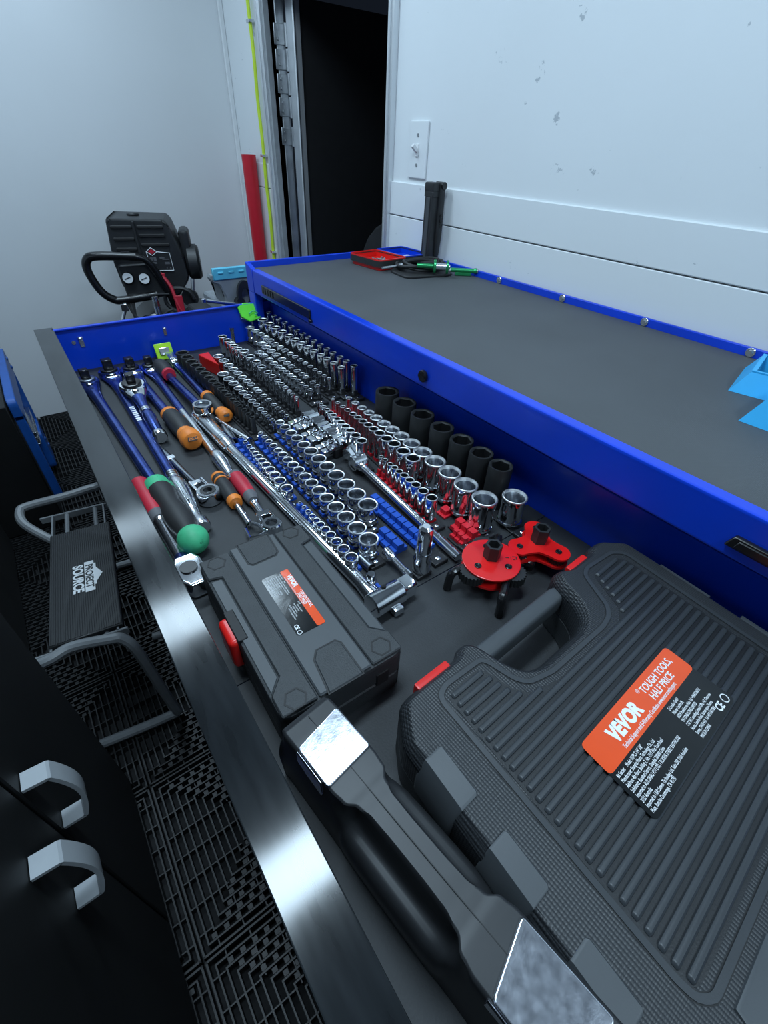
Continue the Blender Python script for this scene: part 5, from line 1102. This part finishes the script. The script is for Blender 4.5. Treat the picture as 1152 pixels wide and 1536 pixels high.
bm = NB(); cyl(bm, (0.064, 0, 0), (0.068, 0, 0), 0.0058, seg=14, ch=0.0006); obj('end_cap', bm, 'chrome_satin', t)
bm = NB(); cyl(bm, (-0.014, 0, 0), (0, 0, 0), 0.0035, seg=10); obj('tip', bm, 'white_plastic', t)
bm = NB(); box(bm, 0.012, 0.052, -0.004, 0.004, -0.0118, -0.004, 0.001); obj('foot', bm, 'green_metal', t)
# two light blue trays at the right edge
def tray(label, x, y, rot, L, Wd, H):
    t = thing('open_tray', label, 'tray', (x, y, MT), rot, 'light blue trays on the chest top')
    lo = [(0, 0), (L, 0), (L, Wd), (0, Wd)]; k = 0.014
    hi = [(k, k), (L - k, k), (L - k, Wd - k), (k, Wd - k)]
    bm = NB(); n = 4
    V = [[bm.verts.new((x_, y_, z_)) for x_, y_ in P] for P, z_ in ((lo, 0.0), (hi, H), (ribbon(hi, 0.004), H), (ribbon(hi, 0.006), 0.004))]
    for A, B in zip(V, V[1:]):
        for i in range(n): bm.faces.new((A[i], A[(i + 1) % n], B[(i + 1) % n], B[i]))
    bm.faces.new(V[-1]); bm.faces.new(V[0][::-1]); obj('shell', bm, 'cyan_tray', t, ang=0.3)
    bm = NB(); prism(bm, ribbon(hi, 0.0065), 0.0042, 0.0050); obj('liner', bm, 'rubber_black', t)
    bm = NB(); ring_prism(bm, ribbon(hi, -0.0006), ribbon(hi, 0.0046), H - 0.0004, H + 0.0012); obj('rim', bm, 'cyan_tray', t)
    return t
tray('light blue open tray at the right edge, farther from the viewer', 0.776, 0.086, math.radians(12), 0.120, 0.115, 0.028)
tray('taller light blue open tray at the right edge, nearer the viewer', 0.668, 0.045, math.radians(2), 0.100, 0.104, 0.034)

# ================================================================== background: air compressor, vise
cp = thing('air_compressor', 'black portable air compressor with tube handle near the far wall', 'air compressor', (0.440, 2.02, FL), -0.33)
def kp(name, bm, m, parent=None):
    bmesh.ops.translate(bm, verts=bm.verts, vec=(-0.43, -2.02, -FL)); return obj(name, bm, m, parent or cp)
bm = NB()
prism(bm, rounded([(0.322, 0.178), (0.328, 0.190), (0.500, 0.186), (0.514, 0.172), (0.540, 0.080), (0.545, 0.000), (0.500, -0.055), (0.345, -0.055), (0.318, -0.020), (0.310, 0.060)], 0.012), -2.12, -1.93, 0.008, M=Matrix(((1, 0, 0, 0), (0, 0, -1, 0), (0, 1, 0, 0), (0, 0, 0, 1))), seg=2)
sh = kp('shroud', bm, 'black_plastic')
for (x0, x1, z) in ((0.333, 0.398, 0.165), (0.333, 0.398, 0.130), (0.333, 0.398, 0.100), (0.414, 0.496, 0.165), (0.414, 0.496, 0.140), (0.414, 0.504, 0.112)):
    bm = NB(); box(bm, x0, x1, 1.924, 1.936, z - 0.005, z + 0.005, 0.002); kp('cooling_slot', bm, 'black_deep', sh)
bm = NB(); box(bm, 0.400, 0.410, 1.922, 1.936, -0.03, 0.182, 0.003); kp('centre_ridge', bm, 'black_plastic', sh)
bm = NB(); cyl(bm, (0.400, 2.02, 0.187), (0.400, 2.02, 0.196), 0.020, seg=16, ch=0.003); kp('top_knob', bm, 'black_plastic', sh)
bm = NB(); cyl(bm, (0.545, 2.00, 0.045), (0.592, 2.00, 0.045), 0.058, seg=20, ch=0.008); box(bm, 0.535, 0.57, 1.97, 2.08, 0.06, 0.15, 0.012, 2); kp('filter_housing', bm, 'black_plastic')
# sticker: cube outline with red top and a text box
lb = kp('sticker', box(NB(), 0.424, 0.500, 1.9270, 1.9295, 0.030, 0.100), 'black_plastic', sh)
bm = NB(); Y_ = 1.9262
tube(bm, [(0.424, Y_, 0.092), (0.440, Y_, 0.104), (0.458, Y_, 0.091), (0.498, Y_, 0.087), (0.500, Y_, 0.032), (0.428, Y_, 0.032)], 0.0014, 6, True); tube(bm, [(0.424, Y_, 0.092), (0.441, Y_, 0.080), (0.458, Y_, 0.091)], 0.0012, 6); kp('sticker_outline', bm, 'print_white', lb)
bm = NB(); M_ = Matrix(((1, 0, 0, 0.441), (0, 0, -1, 1.9270), (0, 1, 0, 0.092), (0, 0, 0, 1))); prism(bm, [(-0.011, 0), (0, -0.008), (0.011, 0), (0, 0.008)], 0, 0.0008, M=M_); kp('red_diamond', bm, 'grip_red', lb)
bm = NB()
for (a, b, c, d) in ((0.431, 0.440, 0.064, 0.075), (0.442, 0.451, 0.062, 0.075), (0.432, 0.450, 0.054, 0.060), (0.462, 0.478, 0.070, 0.075), (0.470, 0.492, 0.066, 0.069), (0.476, 0.492, 0.052, 0.059), (0.478, 0.481, 0.038, 0.043), (0.489, 0.493, 0.038, 0.043)): box(bm, a, b, Y_ - 0.0006, Y_ + 0.0008, c, d)
kp('sticker_print', bm, 'grip_grey', lb)
bm = NB()
for k, (a, b) in enumerate(((0.343, 0.350), (0.352, 0.361), (0.363, 0.370))): box(bm, a, b, 1.9262, 1.9300, 0.088, 0.094); box(bm, a, b, 1.9262, 1.9300, 0.083, 0.0865)
kp('side_print', bm, 'grip_grey', sh)
# control panel with gauges
bm = NB(); prism(bm, rounded([(0.322, 0.055), (0.438, 0.060), (0.460, 0.020), (0.455, -0.050), (0.328, -0.050)], 0.012), -1.935, -1.905, 0.004, M=Matrix(((1, 0, 0, 0), (0, 0, -1, 0), (0, 1, 0, 0), (0, 0, 0, 1)))); pn = kp('control_panel', bm, 'black_plastic')
for x, z in ((0.318, 0.018), (0.370, 0.015)):
    bm = NB(); cyl(bm, (x + 0.03, 1.905, z), (x + 0.03, 1.893, z), 0.0195, seg=24, ch=0.002); g_ = kp('gauge', bm, 'black_gloss', pn)
    bm = NB(); cyl(bm, (x + 0.03, 1.8932, z), (x + 0.03, 1.8915, z), 0.0165, seg=24); kp('gauge_face', bm, 'print_white', g_)
    bm = NB(); box(bm, -0.011, 0.009, -0.0012, 0.0, -0.0012, 0.0012, M=Matrix.Translation((x + 0.03, 1.8912, z)) @ Matrix.Rotation(-0.35, 4, 'Y')); kp('needle', bm, 'black_deep', g_)
bm = NB(); tube(bm, smooth_path([(0.395, 1.88, 0.085), (0.280, 1.875, 0.090), (0.245, 1.875, 0.080), (0.236, 1.875, 0.045), (0.255, 1.875, -0.015), (0.285, 1.88, -0.045), (0.320, 1.885, -0.050), (0.430, 1.90, -0.040)], 6), 0.0135, 12)
tube(bm, smooth_path([(0.390, 1.88, 0.085), (0.420, 1.885, 0.075), (0.442, 1.89, 0.040), (0.470, 1.90, -0.040), (0.480, 1.92, -0.10)], 6), 0.0125, 12); kp('tube_handle', bm, 'black_gloss')
bm = NB(); box(bm, 0.335, 0.470, 1.885, 1.93, -0.040, -0.034, 0.001); kp('shelf_plate', bm, 'black_plastic')
bm = NB()
lathe(bm, [(0, 0), (0.09, 0), (0.125, 0.03), (0.125, 0.27), (0.09, 0.30), (0, 0.30)], 24, Matrix.Translation((0.40, 1.87, -0.23)) @ Matrix.Rotation(-PI / 2, 4, 'X')); kp('tank', bm, 'black_gloss')
bm = NB(); lathe(bm, [(0, 0), (0.08, 0), (0.11, 0.03), (0.11, 0.23), (0.08, 0.26), (0, 0.26)], 24, Matrix.Translation((0.545, 1.93, -0.23)) @ Matrix.Rotation(-PI / 2, 4, 'X')); kp('tank', bm, 'black_gloss')
bm = NB()
for x in (0.33, 0.62):
    for y in (1.92, 2.14): box(bm, x - 0.02, x + 0.02, y - 0.02, y + 0.02, FL + 0.001, -0.28, 0.004)
kp('foot', bm, 'black_plastic')
bm = NB(); tube(bm, smooth_path([(0.455, 1.895, 0.030), (0.480, 1.885, -0.010), (0.490, 1.875, -0.060), (0.510, 1.87, -0.120)], 6), [0.006] * 19, 6)
box(bm, 0.455, 0.470, 1.888, 1.894, -0.02, 0.030, 0.001, M=None); box(bm, 0.484, 0.512, 1.872, 1.878, -0.125, -0.040, 0.002); kp('red_strap', bm, 'grip_red')
bm = NB(); cyl(bm, (0.418, 1.885, -0.045), (0.420, 1.880, -0.105), 0.011, seg=12); cyl(bm, (0.418, 1.885, -0.058), (0.4185, 1.884, -0.074), 0.013, seg=8); kp('hose_fitting', bm, 'chrome_satin')
bm = NB(); cyl(bm, (0.315, 1.88, -0.075), (0.295, 1.87, -0.115), 0.006, seg=10); box(bm, 0.302, 0.325, 1.87, 1.88, -0.085, -0.060, 0.002); kp('drain_valve', bm, 'chrome_satin')
bm = NB()
for k in range(3): tube(bm, smooth_path([(0.325 + 0.01 * k, 1.885, -0.06), (0.345, 1.870, -0.105 - 0.012 * k), (0.40, 1.866, -0.125), (0.47, 1.866, -0.105 + 0.01 * k), (0.50, 1.875, -0.14)], 5), 0.005, 6)
kp('hose', bm, 'rubber_black')
bm = NB(); lathe(bm, [(0, 0), (0.03, 0), (0.03, 0.018), (0, 0.018)], 16, Matrix.Translation((0.535, 1.935, -0.06)) @ Matrix.Rotation(PI / 2, 4, 'X')); tube(bm, smooth_path([(0.50 + 0.05 * math.cos(a), 1.90, -0.06 + 0.04 * math.sin(a)) for a in [k * 0.7 for k in range(9)]], 3), 0.007, 8); kp('motor_end', bm, 'black_plastic')
bm = NB(); tube(bm, [(0.556, 1.94, 0.0), (0.548, 1.93, -0.05)], 0.007, 8); kp('pipe', bm, 'galvanised')

# vise on a stand beyond the drawer
vs = thing('bench_vise', 'grey bench vise with light blue jaw pads behind the drawer corner', 'vise', (0.50, 1.46, FL))
def vp(name, bm, m, parent=None):
    bmesh.ops.translate(bm, verts=bm.verts, vec=(-0.50, -1.46, -FL)); return obj(name, bm, m, parent or vs)
bm = NB(); box(bm, 0.446, 0.560, 1.390, 1.402, 0.102, 0.132, 0.002); 
for k in range(3): box(bm, 0.460 + k * 0.03, 0.475 + k * 0.03, 1.387, 1.391, 0.118, 0.123, 0.001)
vp('jaw_pad', bm, 'cyan_pad')
bm = NB()
MY = Matrix(((1, 0, 0, 0), (0, 0, -1, 0), (0, 1, 0, 0), (0, 0, 0, 1)))
prism(bm, rounded([(0.441, 0.116), (0.441, 0.098), (0.462, 0.088), (0.472, 0.060), (0.468, 0.020), (0.540, 0.020), (0.548, 0.060), (0.556, 0.090), (0.562, 0.098), (0.562, 0.116)], 0.005), -1.408, -1.395, 0.003, M=MY); vp('moving_jaw', bm, 'vise_grey')
bm = NB(); prism(bm, rounded([(0.462, 0.098), (0.462, 0.086), (0.476, 0.070), (0.480, 0.0), (0.535, 0.0), (0.552, 0.070), (0.560, 0.098)], 0.005), -1.50, -1.42, 0.006, M=MY); box(bm, 0.47, 0.545, 1.41, 1.60, -0.02, 0.03, 0.006); vp('body', bm, 'vise_grey')
bm = NB(); lathe(bm, [(0.018, 0), (0.034, 0), (0.034, 0.012), (0.018, 0.012)], 20, Matrix.Translation((0.525, 1.385, 0.055)) @ Matrix.Rotation(PI / 2, 4, 'X') @ Matrix.Diagonal((0.7, 1.3, 1, 1)), closed=True); vp('swivel_ring', bm, 'black_plastic')
bm = NB(); cyl(bm, (0.508, 1.375, 0.040), (0.508, 1.40, 0.040), 0.014, seg=14); vp('screw_head', bm, 'black_plastic')
bm = NB(); cyl(bm, (0.405, 1.372, 0.060), (0.535, 1.372, 0.030), 0.0048, seg=10); lathe(bm, [(0, -0.007), (0.007, -0.004), (0.007, 0.004), (0, 0.007)], 10, Matrix.Translation((0.403, 1.372, 0.0605))); vp('handle_rod', bm, 'chrome_satin')
bm = NB(); box(bm, 0.415, 0.60, 1.385, 1.60, -0.03, -0.002, 0.004); cyl(bm, (0.505, 1.48, -0.10), (0.505, 1.48, -0.03), 0.055, seg=18); box(bm, 0.440, 0.500, 1.384, 1.41, -0.004, 0.020, 0.003); vp('base', bm, 'black_plastic')
st_ = thing('vise_stand', 'dark pedestal stand under the bench vise behind the drawer', 'stand', (0.505, 1.48, FL))
bm = NB(); cyl(bm, (0, 0, 0.02), (0, 0, -0.105 - FL), 0.05, seg=18); obj('column', bm, 'black_deep', st_)
bm = NB(); box(bm, -0.14, 0.10, -0.13, 0.14, 0.0, 0.02, 0.004); obj('foot_plate', bm, 'black_deep', st_)

# ================================================================== left side: cabinets, step stool
cb = thing('locker', 'black two-door cabinet with bow handles in the near left corner', 'cabinet', (-0.48, 0.0, FL))
bm = NB(); box(bm, -0.32, 0.322, -0.60, 0.560, 0.0, 0.90, 0.004); obj('body', bm, 'cabinet_black', cb)
for (a, b) in ((-0.59, 0.300), (0.306, 0.552)):
    bm = NB(); box(bm, 0.322, 0.326, a, b, 0.02, 0.88, 0.0015); obj('door', bm, 'cabinet_black', cb)
def bow(cbx, X, y, z0, z1, w, m='handle_grey', out=0.026):
    """flat strap handle: feet on the door at z0 and z1, bowed outwards"""
    bm = NB(); n = 14; rr = []
    zm = (z0 + z1) / 2; h = (z1 - z0) / 2
    rr = [(X + 0.0005, z0), (X + out * 0.72, z0 + 0.001), (X + out * 0.74, z0 + 0.0015)]
    for k in range(n - 5):
        u = -1 + 2 * (k + 1) / (n - 4); rr.append((X + out * (0.76 + 0.34 * math.cos(u * PI / 2)), zm + (h - 0.0015) * u))
    rr += [(X + out * 0.74, z1 - 0.0015), (X + out * 0.72, z1 - 0.001), (X + 0.0005, z1)]
    n = len(rr) - 1
    th = 0.004
    for (dx) in (0,):
        V = []
        for i, (x, z) in enumerate(rr):
            a = rr[max(i - 1, 0)]; b = rr[min(i + 1, n)]; d = Vector((b[0] - a[0], b[1] - a[1])).normalized(); nx, nz = d.y, -d.x
            V.append([bm.verts.new((x + nx * s * th / 2, yy, z + nz * s * th / 2)) for s, yy in ((1, y - w / 2), (1, y + w / 2), (-1, y + w / 2), (-1, y - w / 2))])
        for A, B in zip(V, V[1:]):
            for i in range(4): bm.faces.new((A[i], A[(i + 1) % 4], B[(i + 1) % 4], B[i]))
        bm.faces.new(V[0][::-1]); bm.faces.new(V[-1])
    return obj('bow_handle', bm, m, cbx, ang=0.35)
bow(cb, 0.3262, 0.318, 0.428, 0.522, 0.0185, out=0.028); bow(cb, 0.3262, 0.240, 0.428, 0.524, 0.0185, out=0.028)
cb2 = thing('cabinet', 'black cabinet with grey bow handle behind the step stool', 'cabinet', (-0.58, 1.1, FL))
bm = NB(); box(bm, -0.26, 0.30, -0.48, 0.34, 0.0, 0.60, 0.004); obj('body', bm, 'cabinet_black', cb2)
bm = NB(); box(bm, 0.30, 0.305, -0.46, 0.33, 0.02, 0.58, 0.0015); obj('door', bm, 'cabinet_black', cb2)
bow(cb2, 0.3055, 0.07, 0.29, 0.52, 0.022, 'stool_grey', 0.055)
# blue frame unit standing by the far wall
bf = thing('blue_frame', 'blue metal frame with rounded corner and dark bay, left of the drawer', 'shelf unit', (-0.30, 1.70, FL))
bm = NB(); fr_o = ccw(rounded([(-0.22, 0.02), (0.235, 0.02), (0.235, 0.415), (-0.22, 0.415)], 0.030, 5))
fr_i = ccw([(-0.17, 0.165), (0.215, 0.165), (0.215, 0.335), (-0.17, 0.335)])
MX = Matrix(((0, 0, 1, 0), (1, 0, 0, 0), (0, 1, 0, 0), (0, 0, 0, 1)))
for pl in (ccw(rounded([(-0.22, 0.335), (0.235, 0.335), (0.235, 0.418), (-0.22, 0.418)], 0.022, 4)), ccw(rounded([(0.105, 0.02), (0.235, 0.02), (0.235, 0.165), (0.105, 0.165)], 0.022, 4)), ccw([(0.218, 0.10), (0.235, 0.10), (0.235, 0.37), (0.218, 0.37)]), ccw([(-0.22, 0.10), (-0.19, 0.10), (-0.19, 0.37), (-0.22, 0.37)])):
    prism(bm, pl, 0.17, 0.192, 0.002, M=MX)
obj('frame', bm, 'blue_frame', bf)
bm = NB(); box(bm, -0.20, 0.165, -0.215, 0.228, 0.0, 0.40, 0.003); obj('body', bm, 'cabinet_black', bf)
for z in (0.172, 0.196, 0.212, 0.332):
    bm = NB(); box(bm, 0.168, 0.186, 0.0 if z < 0.3 else -0.10, 0.214, z, z + 0.004, 0.0008); obj('shelf_edge', bm, 'chrome_satin', bf)
bm = NB()
for (y, z) in ((0.185, 0.395), (0.205, 0.360), (0.160, 0.115), (0.190, 0.075)): lathe(bm, [(0.006, 0), (0.006, 0.002), (0.003, 0.004), (0, 0.004)], 10, Matrix.Translation((0.192, y, z)) @ Matrix.Rotation(PI / 2, 4, 'Y'))
obj('bolt', bm, 'blue_frame', bf)
# step stool
ss = thing('step_stool', 'grey tube step stool with black ribbed tread beside the drawer', 'step stool', (-0.098, 0.878, FL), math.radians(-7.4))
TZ = 0.265
bm = NB(); box(bm, -0.060, 0.060, -0.165, 0.165, TZ - 0.016, TZ, 0.002); tr = obj('tread', bm, 'black_plastic', ss)
for k in range(30):
    x = -0.057 + k * 0.0039; bm = NB(); box(bm, x - 0.0012, x + 0.0012, -0.163, 0.163, TZ - 0.0005, TZ + 0.0011, 0.0003); obj('tread_rib', bm, 'black_plastic', tr)
# printed emblem: PROJECT on a white house shape, SOURCE below; text runs towards the viewer
Mt = Matrix.Translation((0, 0, TZ + 0.0012)) @ Matrix.Rotation(-PI / 2, 4, 'Z')
bm = NB(); prism(bm, [(-0.046, 0.004), (0.046, 0.004), (0.046, 0.0215), (0.030, 0.0215), (0.030, 0.025), (0.022, 0.025), (0.0, 0.0365), (-0.022, 0.025), (-0.036, 0.025), (-0.036, 0.0215), (-0.046, 0.0215)], 0, 0.0004, M=Mt @ Matrix.Translation((0.008, 0, 0))); obj('emblem', bm, 'print_white', tr)
text('PROJECT', 0.0195, 'black_plastic', 'lettering', tr, Mt @ Matrix.Translation((0.008, 0.0060, 0.0005)), sx=0.92, bold=0.0006, align='CENTER')
text('SOURCE', 0.0255, 'print_white', 'lettering', tr, Mt @ Matrix.Translation((0.008, -0.0165, 0.0002)), sx=0.86, bold=0.0010, align='CENTER')
for s, yy in ((-1, -0.205), (1, 0.290)):
    bm = NB(); zz = TZ + 0.012
    pth = [(-0.135, yy, zz), (-0.06, yy, zz), (-0.02, yy + 0.012, zz), (0.040, yy, zz), (0.058, yy - 0.004, zz - 0.006), (0.072, yy - 0.014, zz - 0.040), (0.082, yy - 0.020, 0.10), (0.090, yy - 0.024, 0.016)]
    if s > 0: pth = [(-0.060, yy - 0.110, TZ - 0.03), (-0.110, yy - 0.055, zz - 0.014), (-0.118, yy - 0.014, zz - 0.002), (-0.100, yy, zz)] + [(-0.02, yy + 0.006, zz), (0.040, yy + 0.016, zz), (0.075, yy + 0.016, zz - 0.01), (0.088, yy + 0.010, 0.10), (0.092, yy + 0.006, 0.016)]
    tube(bm, smooth_path(pth, 5), 0.0098, 10); obj('tube_frame', bm, 'stool_grey', ss)
    bm = NB(); box(bm, -0.085, 0.066, yy - s * 0.034 - 0.0025, yy - s * 0.034 + 0.0025, TZ - 0.024, TZ - 0.008, 0.001); obj('flat_bar', bm, 'stool_grey', ss)
    bm = NB()
    for x in (-0.058, 0.050): box(bm, x - 0.002, x + 0.002, min(s * 0.160, yy - s * 0.034), max(s * 0.160, yy - s * 0.034), TZ - 0.020, TZ - 0.006, 0.0006)
    for x in (-0.030, 0.030): cyl(bm, (x, s * 0.150, TZ - 0.014), (x, yy - s * 0.034, TZ - 0.014), 0.005, seg=10)
    obj('strut', bm, 'stool_grey', ss)
bm = NB(); tube(bm, smooth_path([(0.088, -0.228, 0.012), (0.03, -0.228, 0.011), (-0.06, -0.226, 0.011)], 5), 0.0098, 10); obj('floor_bar', bm, 'stool_grey', ss)
bm = NB(); cyl(bm, (0.078, -0.060, 0.08), (0.112, -0.064, 0.08), 0.009, seg=12, ch=0.001); obj('foot_cap', bm, 'stool_grey', ss)
bm = NB(); tube(bm, smooth_path([(0.092, 0.296, 0.012), (0.03, 0.30, 0.011), (-0.06, 0.30, 0.011)], 5), 0.0098, 10); obj('floor_bar', bm, 'stool_grey', ss)
